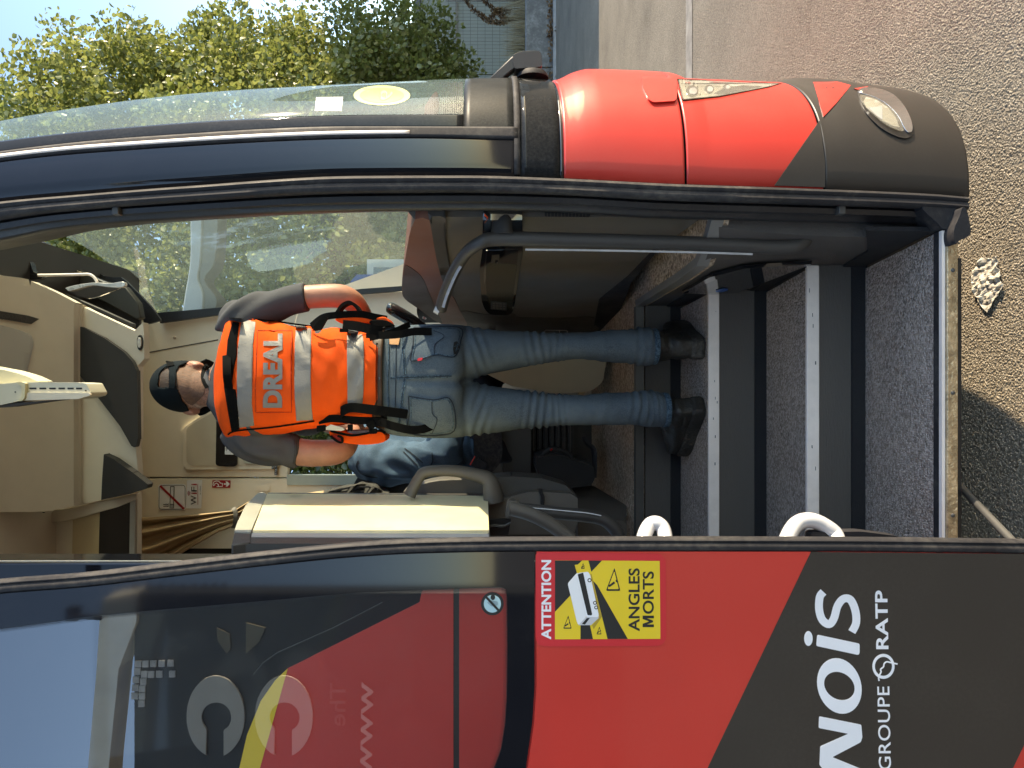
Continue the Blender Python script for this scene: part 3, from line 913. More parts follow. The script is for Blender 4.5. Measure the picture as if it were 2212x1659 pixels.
for nm, Ya, Yb, z, zn, m_c in (('step', 1.73, D1, Z0, Z1, 0), ('step', D1, D2, Z1, Z2, 1), ('step', D2, D3, Z2, Z3, 2)):
    st = bpy.data.objects.new('step', None); COL.objects.link(st); st.parent = coach
    xa = wallX(Ya, z); xb = wallX(Yb, z)
    v = [(XL, Ya + (.012 if m_c else 0), z), (xa - .012, Ya + (.012 if m_c else 0), z), (xb - .012, Yb, z), (XL, Yb, z)]
    mesh('carpet', v + [(p[0], p[1], p[2] - .03) for p in v], [(0, 1, 2, 3), (7, 6, 5, 4), (0, 4, 5, 1), (1, 5, 6, 2), (2, 6, 7, 3), (3, 7, 4, 0)], M['carpet'], st, False)
    hz = zn - z
    box('riser', (XL, Yb + .004, z + .036), (wallX(Yb, zn) + .0, Yb + .03, zn - .033), M['riser'], st)
    box('riser_border', (XL, Yb - .004, z - .005), (xb, Yb + .012, z + .036), M['riser_dark'], st)
    if m_c < 2:
        box('nosing', (XL, Yb - .002, zn - .033), (wallX(Yb, zn) - .0, Yb + .012, zn + .002), M['alu'], st, .003)
    for k in range(7):
        q = random.Random(k + 10 * m_c)
        if m_c < 2:
            xx = q.uniform(XL + .3, wallX(Yb, zn) - .05); w_ = q.uniform(.002, .012); z_ = zn - q.uniform(.004, .028)
            box('scuff', (xx, Yb - .0026, z_), (xx + w_, Yb - .0021, z_ + q.uniform(.0012, .003)), M['plastic'], st)
    steps.append(st)
# slanted side wall with its own mat, dark border and edge trim
def wall_quad(name, pts, m, th=.01):
    f = [Vector(p) for p in pts]; b = [p + Vector((th, 0, 0)) for p in f]; n = len(f)
    return mesh(name, f + b, [tuple(range(n)), tuple(range(2 * n - 1, n - 1, -1))] + [(i, (i + 1) % n, (i + 1) % n + n, i + n) for i in range(n)], m, coach, False)
def W(Y, z, o=0.0): return (wallX(Y, z) - o, Y, z)
wy_ = [1.795 + .935 * k / 22 for k in range(23)]; wz_ = [.25 + (Z3 - .012 - .25) * k / 6 for k in range(7)]
mesh('stair_wall', [(.62, 1.795, z_) for z_ in wz_] + [W(y_, z_) for y_ in wy_ for z_ in wz_], [(k * 7 + j, k * 7 + j + 1, k * 7 + 8 + j, k * 7 + 7 + j) for k in range(23) for j in range(6)], mat('dark carpeted wall', (.085, .076, .068), .9, var=.15, bump=.6, bscale=300), coach, True)
wall_quad('stair_wall_border', [W(1.73, Z0, .006), W(D1, Z0, .006), W(D1, Z0 + .06, .006), W(1.9, Z0 + .07, .006), W(1.73, Z0 + .16, .006)], M['riser_dark'])
wall_quad('stair_wall_border', [W(D1, Z1, .006), W(D2, Z1, .006), W(D2, Z1 + .05, .006), W(D1 + .03, Z1 + .05, .006)], M['riser_dark'])
wall_quad('stair_wall_border', [W(D2, Z2, .006), W(D3, Z2, .006), W(D3, Z2 + .05, .006), W(D2 + .03, Z2 + .06, .006)], M['riser_dark'])
wall_quad('wall_flap', [W(1.98, Z1 + .02, .016), W(2.34, Z1 + .10, .016), W(2.36, Z2 - .01, .016), W(2.30, Z3 - .06, .016), W(2.05, Z3 - .07, .016), W(1.98, Z2 + .02, .016)], M['gloss_trim'])
cc = Vector(W(2.27, Z1 + .17, .018))
mesh('blue_badge', [cc + Vector((-.001 - .028 * .085 * math.cos(a), .028 * math.cos(a), .017 * math.sin(a))) for a in [2 * math.pi * k / 24 for k in range(24)]], [tuple(range(24))], mat('blue badge', (.01, .12, .45), .3), coach, False)
# aisle floor and its metal edge
corner = (wallX(2.717, Z3), 2.717)
flo = [(XL - 1, 2.74, Z3), (corner[0], 2.74, Z3), (.299, 2.1, Z3), (.308, 1.91, Z3), (.355, 1.83, Z3), (.398, 1.78, Z3), (.62, 1.78, Z3), (.80, 2.3, Z3), (.80, 4.05, Z3), (-9.0, 4.05, Z3), (-9.0, 2.74, Z3)]
mesh('aisle_floor', flo + [(p[0], p[1], p[2] - .04) for p in flo], [tuple(range(11)), tuple(range(21, 10, -1))] + [(i, (i + 1) % 11, (i + 1) % 11 + 11, i + 11) for i in range(11)], M['carpet_tan'], coach, False)
def edge_bar(name, a, b, n_, m):
    a, b, n_ = Vector(a), Vector(b), Vector(n_)
    prof = [(0, -.026), (0, .004), (.022, .006), (.024, .002), (.006, -.002), (.006, -.026)]
    V = [p + n_ * u + Vector((0, 0, w)) for p in (a, b) for u, w in prof]
    return mesh(name, V, [(i, (i + 1) % 6, (i + 1) % 6 + 6, i + 6) for i in range(6)] + [(0, 1, 2, 3, 4, 5), (11, 10, 9, 8, 7, 6)], m, coach, False)
edge_bar('floor_edge', (XL - .3, 2.712, Z3), (corner[0] - .004, 2.712, Z3), (0, 1, 0), M['alu_edge'])
M['trim_pale'] = mat('pale grey floor trim', (.20, .195, .18), .45, .2, var=.15)
for a_, b_, n_ in (((corner[0] - .004, 2.712, Z3), (.295, 2.1, Z3), (1, 0, 0)), ((.295, 2.1, Z3), (.304, 1.91, Z3), (1, 0, 0)), ((.304, 1.91, Z3), (.351, 1.83, Z3), (.86, .5, 0)), ((.351, 1.83, Z3), (.394, 1.78, Z3), (.76, .65, 0))):
    edge_bar('floor_edge', a_, b_, n_, M['trim_pale'])
box('under_body', (-9, 1.76, .24), (.30, 4.1, .29), M['rubber_dark'], coach)
box('stair_left_wall', (XL - .03, 1.75, .25), (XL, 2.72, Z3), M['plastic'], coach)

# ------------------------------------------------------------------ coach body beyond the door
def side(name, poly, Y, m, th=.02, off=0.0, parent=coach): return plate(name, poly, Y, m, parent, th, off=off)
YB = 1.72
JX = CY + .415 * F / YB
big = 829.5 + 8.5 * F / YB
side('side_window', [(-700, JX + 8), (880, JX + 8), (980, JX + 8), (980, big), (-700, big)], YB, M['gloss_black'])
side('side_panel', [(992, JX), (2100, JX), (2100, big), (992, big)], YB, M['red'])
rl = zY([(1780, 0), (1780, 1076), (520, 1076), (700, 432), (1560, 0)])
side('red_side_livery', [(rl[0][0], JX), rl[0], rl[1], (rl[1][0], 2300), (470, 2300), rl[2], rl[3], rl[4], (925, JX)], YB, M['red'], .003, .004)
yl = zY([(704, 430), (524, 1076), (390, 1076), (440, 860), (530, 640), (620, 510)])
side('yellow_side_stripe', [yl[0], yl[1], (440, 2300), (380, 2300)] + yl[2:], YB, M['yellow'], .003, .005)
line_plate('window_line', zY([(1320, 0), (1000, 165), (640, 325), (540, 395), (480, 470)]), 1.6, YB, M['alu_edge'], coach, .002, .006)
box('panel_gap', (-9, 1.722, H + (VX - 996) / F * 1.72), (-.42, 1.74, H + (VX - 976) / F * 1.72), M['rubber_dark'], coach)
jm = bpy.data.objects.new('door_jamb', None); COL.objects.link(jm); jm.parent = coach
box('jamb_post', (-.47, 1.70, .30), (-.412, 1.80, 3.2), M['gloss_black'], jm, .004)
box('jamb_edge', (-.4118, 1.716, .30), (-.4105, 1.722, 3.2), M['cream'], jm)
# roof, far side, back
box('roof', (-9, 1.70, 3.28), (.25, 4.20, 3.36), M['cream'], coach)
box('roof_front', (.25, 1.9, 3.26), (.60, 4.0, 3.34), M['black_paint'], coach)
box('rear_wall', (-9.05, 1.72, .3), (-9, 4.2, 3.3), M['black_paint'], coach)
box('far_side_skin', (-9, 4.17, .3), (.34, 4.20, 1.46), M['red'], coach)
box('far_side_skin', (-9, 4.17, 2.72), (.30, 4.20, 3.3), M['black_paint'], coach)

# ------------------------------------------------------------------ the open door, parked in front of the coach side
YD = 1.33
door = bpy.data.objects.new('door', None); COL.objects.link(door); door.parent = coach
door['label'] = 'open red and black entrance door with a large window'
yD = curve([(-300, 1290), (0, 1250), (180, 1236), (390, 1211), (580, 1189), (774, 1170), (900, 1163), (1100, 1159), (1400, 1158), (1800, 1159), (2330, 1165)])
n = 90; V = []; Fc = []
prof = [(2, 1.40), (0, 1.375), (0, 1.345), (4, 1.334), (10, 1.331), (14, 1.334), (18, 1.331), (25, 1.329), (31, 1.332), (34, 1.34), (34, 1.40)]
for i in range(n):
    x = -300 + 2630 * i / (n - 1)
    for dy, Y in prof: V.append(P(x, yD(x) + dy, Y))
k = len(prof)
for i in range(n - 1):
    for j in range(k):
        a = i * k + j; b = i * k + (j + 1) % k
        Fc.append((a, b, b + k, a + k))
Fc += [tuple(range(k)), tuple((n - 1) * k + j for j in range(k))]
mesh('door_edge_seal', V, Fc, M['rubber'], door, True, angle=50)
RY = 2180
edge = [(x, yD(x) + 33) for x in range(-300, 1158, 54)]
clear = [(-250, 1392), (0, 1358), (221, 1328), (525, 1302), (774, 1280), (1000, 1271), (1080, 1267), (1092, 1272), (1095, 1290), (1096, 1400), (1095, 1500), (1091, 1565), (1083, 1618), (1068, 1659), (1045, 1705), (1000, 1760), (930, 1815), (800, 1880), (500, 1990), (-250, 2110)]
plate('door_glass_border', edge + [(1155, yD(1155) + 33), (1155, 1480), (1150, 1560), (1136, 1659), (1105, 1740), (1050, 1810), (950, 1890), (800, 1960), (300, RY), (-300, RY)], YD, M['gloss_black'], door, .004, holes=[clear])
dg = plate('door_glass', clear, YD + .001, M['glass_door'], door, .0)
bpy.data.objects.remove(dg)
pts, tris, be = fill(clear)
mesh('door_glass', [P(x, y, YD + .002) for x, y in pts], tris, M['glass_door'], door, False)
dv = []; df = []
for i in range(len(clear) - 1):
    a, b = Vector(clear[i]), Vector(clear[i + 1])
    if a.x < 0 or b.y > 1800: continue
    L = (b - a).length; nn = Vector((-(b - a).y, (b - a).x)).normalized()
    if inside(clear, *((a + b) / 2 + nn * 3)) is False: nn = -nn
    m_ = int(L / 3.2)
    for j in range(m_):
        for q in range(3):
            c = a + (b - a) * ((j + .5 * (q % 2)) / m_) + nn * (1.2 + q * 3)
            r = 1.4 - q * .33; k = len(dv)
            dv += [P(c.x + r * math.cos(t * math.pi / 3), c.y + r * math.sin(t * math.pi / 3), YD + .0005) for t in range(6)]
            df.append(tuple(range(k, k + 6)))
mesh('dot_print', dv, df, M['black'], door, False)
plate('door_panel', [(1159, yD(1159) + 33), (1800, yD(1800) + 33), (2333, yD(2330) + 33), (2333, RY), (300, RY), (800, 1966), (950, 1896), (1054, 1815), (1109, 1744), (1140, 1660), (1154, 1560), (1159, 1480)], YD + .001, M['red'], door, .045)
d0 = zI([(895, 332), (260, 1659)])
sl = (d0[1][0] - d0[0][0]) / (d0[1][1] - d0[0][1])
e0 = zI([(2212, 1520), (2145, 1659)]); s2 = (e0[1][0] - e0[0][0]) / (e0[1][1] - e0[0][1])
xl = lambda y: d0[0][0] + sl * (y - d0[0][1])
xr_ = lambda y: e0[0][0] + s2 * (y - e0[0][1])
yb = e0[0][1] + (2333 - e0[0][0]) / s2
plate('black_livery', [(xl(1192), 1192), (2333, 1198), (2333, yb), (xr_(RY), RY), (xl(RY), RY)], YD + .0004, M['black_paint'], door, .003)
# lettering
dec = YD + .0002
def dplate(name, poly, m, lev=1, parent=door, holes=()): return plate(name, poly, dec, m, parent, .0002, off=.00025 * lev, holes=holes)
def stroke(pts, w, n=5):
    q = [Vector((p[0], p[1], 0)) for p in pts]
    return [(p.x, p.y) for p in catmull(q, n)]
def letter_line(name, pts, w, m, lev=1, parent=door, cap=True, n=5): return line_plate(name, stroke(pts, w, n), w, dec, m, parent, .0002, .00025 * lev)
WL = M['white_vinyl']
letter_line('letter', zI([(975, 573), (952, 605), (948, 680), (968, 745), (1010, 772), (1040, 735), (1062, 660), (1098, 616), (1142, 622), (1172, 690), (1176, 765), (1150, 820)]), 17, WL)
dplate('letter', rnd(zI([(936, 836), (930, 906), (1190, 962), (1198, 950), (1198, 892)]), 4), WL)
dplate('letter', ell(*zI([(882, 860)])[0], 9.2, 16.0, 20), WL)
oc = zI([(1073, 1153)])[0]
def sh_ell(rx, ry): return [(oc[0] + rx * math.cos(a), oc[1] + ry * math.sin(a) + .18 * rx * math.cos(a)) for a in [2 * math.pi * k / 40 for k in range(40)]]
dplate('letter', sh_ell(48.3, 59.5), WL, holes=[sh_ell(33, 30)])
dplate('letter', rnd(zI([(948, 1340), (945, 1412), (1128, 1448), (955, 1525), (950, 1640), (1000, 1700), (1216, 1745), (1216, 1668), (1030, 1592), (1205, 1500), (1215, 1470), (1208, 1392), (1010, 1352)]), 3), WL)
put_text('small_lettering', 'GROUPE', (*zI([(1393, 1672)]), *zI([(1382, 1156)]), *zI([(1317, 1672)])), dec, WL, door, .0002, .00025, .004, 0, 1.05)
put_text('small_lettering', 'RATP', (*zI([(1376, 926)]), *zI([(1368, 564)]), *zI([(1300, 926)])), dec, WL, door, .0002, .00025, .022, 0, 1.02)
lc = zI([(1345, 1032)])[0]
dplate('ring_logo', ell(*lc, 24, 27, 36), WL, holes=[ell(*lc, 18.5, 20.5, 36)])
letter_line('logo_line', zI([(1318, 1122), (1316, 1095), (1330, 1068), (1328, 1050), (1345, 1035), (1350, 1015), (1366, 1004), (1395, 1010), (1432, 1018)]), 3.2, WL, 2)

# blind-spot sticker
stk = dplate('blind_spot_sticker', rnd(zO([(72, 48), (1880, 75), (1955, 150), (1962, 1320), (1880, 1410), (190, 1415), (100, 1380), (72, 1300)]), 10), M['sred'])
def op(name, poly, m, lev): return dplate(name, poly, m, lev, stk)
op('yellow_field', zO([(352, 170), (1866, 180), (1876, 1305), (352, 1312)]), M['yellow'], 2)
put_text('title', 'ATTENTION', (*zO([(298, 1314)]), *zO([(298, 166)]), *zO([(155, 1314)])), dec, WL, stk, .0002, .0006, .03, 0, 1.0)
for pl in ([(352, 172), (745, 173), (682, 230), (635, 235), (668, 350), (590, 660), (352, 915)], [(835, 173), (1030, 175), (878, 335)],
           [(905, 470), (960, 525), (1405, 1306), (1112, 1308)], [(722, 1108), (858, 1108), (902, 1309), (720, 1310)]):
    op('black_field', zO(pl), M['black'], 3)
op('printed_shade', zO([(862, 365), (882, 372), (1030, 985), (912, 1165), (890, 1110), (990, 985)]), mat('mustard print', (.45, .30, .03), .5), 3)
op('bus_roof', rnd(zO([(535, 505), (668, 352), (692, 356), (805, 985), (690, 1108), (668, 1060)]), 4), M['white'], 4)
op('bus_side', rnd(zO([(690, 352), (830, 335), (862, 385), (986, 960), (980, 990), (800, 990)]), 3), M['white_vinyl'], 4)
op('bus_rear', zO([(690, 1108), (802, 990), (985, 990), (985, 1004), (872, 1108)]), mat('print grey', (.55, .55, .57), .5), 4)
op('bus_windows', rnd(zO([(680, 372), (760, 347), (890, 950), (880, 968), (822, 962)]), 2), M['black'], 5)
op('bus_rear_window', zO([(740, 1092), (812, 1006), (856, 1003), (786, 1100)]), M['black'], 5)
for c in ((852, 458, 30), (930, 785, 28), (947, 852, 28)):
    op('bus_wheel', ell(*zO([c[:2]])[0], c[2] / 6.7, c[2] / 6.7, 16), M['black'], 5)
    op('bus_hub', ell(*zO([c[:2]])[0], c[2] / 12, c[2] / 12, 12), M['white'], 6)
for tri_, w in (([(1213, 275), (1088, 612), (1298, 612)], 2.6), ([(545, 965), (470, 1158), (593, 1158)], 1.6), ([(760, 207), (727, 292), (781, 292)], 1.1), ([(995, 1124), (952, 1241), (1025, 1241)], 1.3)):
    T = [Vector(p) for p in zO(tri_)]; c = sum(T, Vector((0, 0))) / 3
    k = 1 - w * 3 / (T[0] - c).length
    op('warning_triangle', rnd([tuple(p) for p in T], w * 1.5), M['black'], 4)
    op('triangle_field', rnd([tuple(c + (p - c) * k) for p in T], w), M['yellow'], 5)
    a = c + (T[1] - c) * .42 + Vector((-1.2, 0)) * w; b = c + (T[2] - c) * .05 + Vector((.6, -1)) * w
    line_plate('warning_mark', [tuple(a), tuple(b)], w * 1.8, dec, M['black'], stk, .0002, .00025 * 6)
    e = b + (b - a) * .35
    op('warning_dot', ell(e.x, e.y, w * .9, w * 1.2, 10), M['black'], 6)
put_text('title', 'ANGLES', (*zO([(1578, 1196)]), *zO([(1578, 285)]), *zO([(1415, 1196)])), dec, M['black'], stk, .0002, .0008, .019, 0, 1.0)
mu = [(0, 0), (0, 1), (.29, 1), (.5, .42), (.71, 1), (1, 1), (1, 0), (.77, 0), (.77, .62), (.57, .08), (.43, .08), (.23, .62), (.23, 0)]
op('title', zO([(1783 - 163 * v, 1136 - 166 * u) for u, v in mu]), M['black'], 4)
put_text('title', 'ORTS', (*zO([(1783, 944)]), *zO([(1783, 330)]), *zO([(1620, 944)])), dec, M['black'], stk, .0002, .0008, .019, 0, 1.0)
# round notice behind the door glass
rc = zH([(1047, 646)])[0]
nt_ = plate('round_notice', ell(*rc, 24.5, 25, 36), dec, M['black'], door, .0005, off=.0005)
plate('notice_face', ell(*rc, 18.5, 19, 32), dec, mat('pale blue print', (.42, .62, .66), .4), nt_, .0005, off=.0012)
plate('notice_hand', rnd([(rc[0] - 12, rc[1] - 3), (rc[0] - 4, rc[1] - 8), (rc[0] + 12, rc[1] - 5), (rc[0] + 12, rc[1] + 3), (rc[0] - 2, rc[1] + 6)], 3), dec, mat('grey print', (.25, .36, .40), .5), nt_, .0004, off=.0017)
plate('notice_dot', ell(rc[0] + 1, rc[1] - 14, 5, 6, 16), dec, M['black'], nt_, .0004, off=.002)
line_plate('notice_slash', [(rc[0] - 14, rc[1] - 15), (rc[0] + 14, rc[1] + 15)], 5, dec, M['black'], nt_, .0004, .0024)

# white handles and swing arm on the inside of the door
def seg(p, Y): return P(p[0], p[1], Y)
tube('door_handle', [seg((1690, 1215), 1.39), seg((1700, 1165), 1.43), seg((1722, 1131), 1.455), (seg((1752, 1124), 1.46)), seg((1785, 1138), 1.46), seg((1808, 1162), 1.45), seg((1815, 1220), 1.39)], .0155, M['white_pl'], door, 14, 8)
tube('door_handle', [seg((1385, 1220), 1.39), seg((1390, 1165), 1.43), seg((1402, 1136), 1.455), seg((1418, 1130), 1.455), seg((1432, 1142), 1.45), seg((1438, 1170), 1.43), seg((1440, 1220), 1.39)], .0145, M['white_pl'], door, 14, 8)
plate('door_bracket', rnd([(1752, 1150), (1860, 1148), (1940, 1158), (1960, 1190), (1752, 1190)], 8), 1.45, M['rubber'], door, .03, bevel=.003)
tube('swing_arm', [P(2058, 1030, 1.86), P(2085, 1062, 1.76), P(2190, 1172, 1.52)], .0085, M['alu_edge'], door, 12, 3)
# ------------------------------------------------------------------ inside the coach: far wall
YW = 3.95
wall = plate('far_wall', [(284, 640), (345, 640), (380, 690), (660, 647), (700, 640), (915, 628), (915, 745), (620, 745), (620, 1035), (915, 1035), (915, 600), (1330, 600), (1330, 1240), (640, 1240), (640, 1180), (560, 1180), (284, 1180)], YW, M['cream'], coach, .05)
bpy.data.objects.remove(wall)
wall = bpy.data.objects.new('far_wall', None); COL.objects.link(wall); wall.parent = coach
def wp(name, poly, m, off=0.0, th=.04, bev=0, Y=YW, step=None): return plate(name, poly, Y, m, wall, th, off=off, bevel=bev, step=step)
wp('upper_panel', [(270, 640), (345, 696), (660, 648), (640, 700), (622, 770), (622, 1031), (270, 1031)], M['cream'], bev=.004)
wp('pillar_panel', [(650, 649), (780, 631), (905, 628), (925, 780), (622, 780), (630, 720)], M['cream'], .002, bev=.004)
wp('rear_panel', [(270, 1034), (905, 1034), (905, 1185), (270, 1185)], M['cream'], .004, bev=.004)
wp('sill_trim', [(620, 1026), (905, 1026), (905, 1048), (620, 1048)], mat('pale green trim', (.36, .40, .36), .5), .012)
wp('lower_panel', [(905, 600), (1332, 600), (1332, 1240), (905, 1240)], M['cream'], .0, bev=.004)
wp('dark_lower_panel', [(950, 860), (1300, 860), (1300, 1240), (950, 1240)], M['plastic'], .03)
for poly, th in ((zN([(130, 1130), (130, 1660), (1500, 1660), (1500, 1130)]), .02),):
    wp('rear_window', [(290, 1185), (905, 1185), (905, 1300), (290, 1300)], M['glass_dark'], 0, .006)
wp('rear_wall_panel', [(905, 1185), (1332, 1185), (1332, 2200), (905, 2200)], M['cream'], 0)
# raised surround with the black glass panel
sur = wp('window_blind_housing', rnd(zD([(1130, 1090), (1125, 1320), (1150, 1350), (1700, 1345), (1735, 1310), (1740, 960), (1330, 960)]), 8), M['cream'], .018, .02, .008)
wp('housing_recess', rnd(zD([(1150, 1090), (1150, 1300), (1175, 1325), (1690, 1322), (1712, 1300), (1720, 980), (1340, 980)]), 8), mat('cream recess', (.55, .48, .365), .55, var=.04), .021, .006)
wp('black_glass_panel', rnd(zD([(1336, 1000), (1330, 1316), (1345, 1328), (1450, 1330), (1462, 1318), (1464, 1000)]), 5), M['gloss_black'], .036, .012, .002)
nt2 = wp('paper_label', zD([(1392, 1100), (1446, 1140), (1440, 1257), (1387, 1255)]), M['white'], .0385, .001)
for i in range(6):
    line_plate('label_line', zD([(1398 + i * 6, 1180 + i * 2), (1397 + i * 6, 1235 - (i % 3) * 12)]), .9, YW, M['plastic2'], nt2, .0004, .0405)
wp('speaker_grille', rnd(zD([(1494, 1205), (1500, 1298), (1522, 1314), (1592, 1312), (1610, 1296), (1612, 1205)]), 5), mat('grey green panel', (.40, .38, .30), .6), .030, .006, .002)
bl = wp('notice_strip', zD([(1676, 1290), (1690, 1290), (1690, 1345), (1676, 1345)]), M['black'], .024, .002)
wp('notice_strip', zD([(1693, 1285), (1712, 1285), (1712, 1382), (1693, 1382)]), M['black'], .024, .002)
put_text('notice_text', 'S.v.p. ne pas', (*zD([(1709, 1378), (1709, 1288), (1696, 1378)]),), YW, M['white'], bl, .0004, .0265)
put_text('notice_text', 'Silence', (*zD([(1688, 1340), (1688, 1294), (1679, 1340)]),), YW, M['white'], bl, .0004, .0265)
line_plate('panel_seam', zD([(885, 632), (1110, 590), (1345, 548)]), 2.2, YW, M['plastic'], wall, .002, .003)
for c in ((1075, 535),): wp('screw', ell(*zD([c])[0], 3.2, 3.2, 14), mat('screw cap', (.42, .36, .28), .4), .006, .004, .001)
# emergency-light dish at the end of the overhead console
wp('lamp_ring', ell(*zD([(862, 565)])[0], 6.5, 17, 28), M['black'], 0, .02, .002, 3.20)
wp('lamp_lens', ell(*zD([(858, 566)])[0], 4.2, 11, 24), M['silver'], .003, .02, .002, 3.195)

# signs on the wall
def sp_(name, poly, m, lev, parent, holes=()): return plate(name, poly, YW, m, parent, .0006, off=.006 + .0022 * lev, holes=holes)
ns = sp_('no_smoking_sign', rnd(zN([(444, 638), (822, 634), (826, 990), (448, 992)]), 7), M['white'], 1, wall)
sp_('sign_border', rnd(zN([(456, 648), (812, 646), (816, 980), (452, 982)]), 7), M['black'], 2, ns, [rnd(zN([(462, 655), (806, 653), (810, 973), (458, 975)]), 6)])
sp_('cigarette', zN([(608, 665), (666, 665), (658, 962), (600, 962)]), M['black'], 2, ns, [zN([(617, 674), (657, 674), (651, 906), (610, 906)])])
for i in range(4): sp_('ash_line', zN([(609, 918 + i * 11), (652, 918 + i * 11), (652, 922 + i * 11), (609, 922 + i * 11)]), M['white'], 3, ns)
for k in (0, 1): line_plate('smoke', [tuple(p) for p in zN([(515, 912 + 26 * k), (535, 916 + 26 * k), (550, 908 + 26 * k), (570, 914 + 26 * k), (588, 906 + 26 * k)])], 1.4, YW, M['black'], ns, .0006, .0104)
line_plate('ban_stripe', zN([(472, 660), (796, 974)]), 4.6, YW, M['lred'], ns, .0006, .013)
wf = sp_('wifi_sign', rnd(zN([(836, 582), (1046, 580), (1032, 968), (825, 965)]), 1.5), M['white'], 1, wall)
put_text('sign_letter', 'W', (*zN([(968, 915), (966, 790), (890, 915)]),), YW, M['black'], wf, .0006, .0104)
put_text('sign_letter', 'i', (*zN([(970, 770), (970, 750), (898, 770)]),), YW, M['lred'], wf, .0006, .0104, .02)
put_text('sign_letter', 'F', (*zN([(970, 735), (970, 672), (896, 735)]),), YW, M['black'], wf, .0006, .0104)
put_text('sign_letter', 'i', (*zN([(970, 650), (970, 630), (898, 650)]),), YW, M['lred'], wf, .0006, .0104, .02)
line_plate('sign_rule', zN([(985, 916), (983, 632)]), .9, YW, M['lred'], wf, .0006, .0104)
put_text('small_print', 'by wifibus', (*zN([(1026, 776), (1026, 660), (1012, 776)]),), YW, M['black'], wf, .0006, .0104)
ac = zN([(892, 760)])[0]
for r in (2.6, 4.8, 7.0):
    line_plate('signal_arc', [(ac[0] - r * math.cos(R(t)), ac[1] + r * math.sin(R(t))) for t in range(-50, 51, 20)], 1.1, YW, M['lred'], wf, .0006, .0104)
rs = sp_('belt_sign', rnd(zN([(1183, 582), (1430, 584), (1427, 687), (1178, 685)]), 1.5), M['lred'], 1, wall)
sp_('arrow', zN([(1338, 625), (1375, 625), (1360, 600), (1384, 600), (1420, 633), (1386, 668), (1362, 668), (1377, 643), (1338, 643)]), M['white'], 2, rs)
line_plate('pictogram', zN([(1200, 662), (1192, 640), (1200, 606), (1235, 592), (1268, 596), (1292, 622), (1318, 625), (1318, 668), (1240, 668)]), 1.7, YW, M['white'], rs, .0006, .0104)
line_plate('pictogram', zN([(1212, 655), (1215, 632), (1240, 622), (1262, 640), (1264, 664)]), 1.7, YW, M['white'], rs, .0006, .0104)
for c in ((930, 995, 0), (1770, 625, 0)):
    a, b = c[0], c[1]
    sp_('coat_hook', rnd(zN([(a, b + 30), (a + 95, b + 22), (a + 125, b), (a + 195, b), (a + 195, b + 92), (a + 150, b + 105), (a, b + 90)]), 2), M['cream'], 3, wall)

# tied-back curtain at the rear window
nu, nv = 46, 60
V = []; Fc = []
for i in range(nu):
    u = i / (nu - 1)
    xx = 286 + u * (700 - 286)
    tie = 1 - math.exp(-((xx - 507) / 120) ** 2) * .999 if False else None
    top = np.interp(xx, [286, 420, 506, 540, 700], [1119, 1112, 1103, 1082, 1060])
    bot = np.interp(xx, [286, 330, 400, 470, 506, 540, 700], [1262, 1240, 1190, 1150, 1136, 1128, 1170])
    amp = np.interp(xx, [286, 420, 506, 600], [.030, .022, .010, .03])
    for j in range(nv):
        v = j / (nv - 1)
        ph = v ** .8 * 7.2 * math.pi + .8 * math.sin(u * 3 + v * 5)
        fold = math.sin(ph) + .4 * math.sin(2.3 * ph + 1.0 + 2 * u)
        V.append(P(xx, top + (bot - top) * v, 3.86 - amp * fold - .02))
for i in range(nu - 1):
    for j in range(nv - 1):
        a = i * nv + j; Fc.append((a, a + 1, a + 1 + nv, a + nv))
cur = mesh('curtain', V, Fc, M['curtain'], None, True, solid=.003, angle=180)
tag(cur, 'tan pleated curtain gathered by a grey tie beside the rear side window', 'curtain')
V, Fc = strip_geo([P(503, 1098, 3.80), P(508, 1104, 3.79), P(509, 1120, 3.785), P(507, 1134, 3.80), P(504, 1140, 3.84)], (0, 0, 1), .022, .006)
mesh('curtain_tie', V, Fc, M['plastic2'], cur)

# overhead console above the windscreen and driver
oc_ = bpy.data.objects.new('overhead_console', None); COL.objects.link(oc_); oc_.parent = coach
def ov(name, poly, m, Y, th=.04, bev=0, off=0.0, step=None): return plate(name, poly, Y, m, oc_, th, bevel=bev, off=off, step=step)
def slope(x, y): return float(np.interp(x, [-300, 168, 176, 400], [2.35, 3.13, 3.19, 3.22]))
cons = ov('console_cover', zD([(-300, 60), (0, 150), (128, 165), (140, 212), (186, 216), (192, 186), (340, 252), (550, 362), (830, 492), (882, 440), (888, 500), (890, 665), (852, 706), (850, 780), (852, 1150), (838, 1205), (852, 1400), (850, 1480), (700, 1520), (315, 1602), (205, 1610), (-300, 1612)]), M['cream'], slope, .05, .006, 0, 16)
ov('console_rear_cover', X_ := zX([(-300, 1200), (395, 1190), (470, 1170), (1060, 1040), (1060, 1900), (-300, 1900)]), M['cream'], 3.27, .04)
ov('console_frit', zU([(330, 78), (392, 76), (560, 165), (800, 275), (1030, 420), (1280, 575), (1400, 590), (1490, 588), (1560, 640), (1720, 800), (1870, 960), (1975, 1105), (1978, 1128), (1780, 1176), (1735, 1000), (1690, 900), (1540, 700), (1280, 620), (1000, 440), (700, 250), (300, 40)]), M['rubber_dark'], 3.60, .02)
ov('visor_trim', zU([(-300, 0), (0, 60), (320, 60), (700, 262), (1030, 530), (1280, 640), (1540, 700), (1700, 900), (1735, 1085), (1690, 1112), (1300, 900), (1000, 760), (400, 470), (230, 380), (0, 350), (-300, 330)]), mat('dark olive trim', (.035, .034, .027), .45), 3.42, .05, .004)
tube('trim_highlight', [P(*p, 3.40) for p in zU([(-200, 80), (0, 132), (300, 225), (600, 345), (820, 450), (1000, 535)])], .0035, M['cream'], oc_, 8, 4)
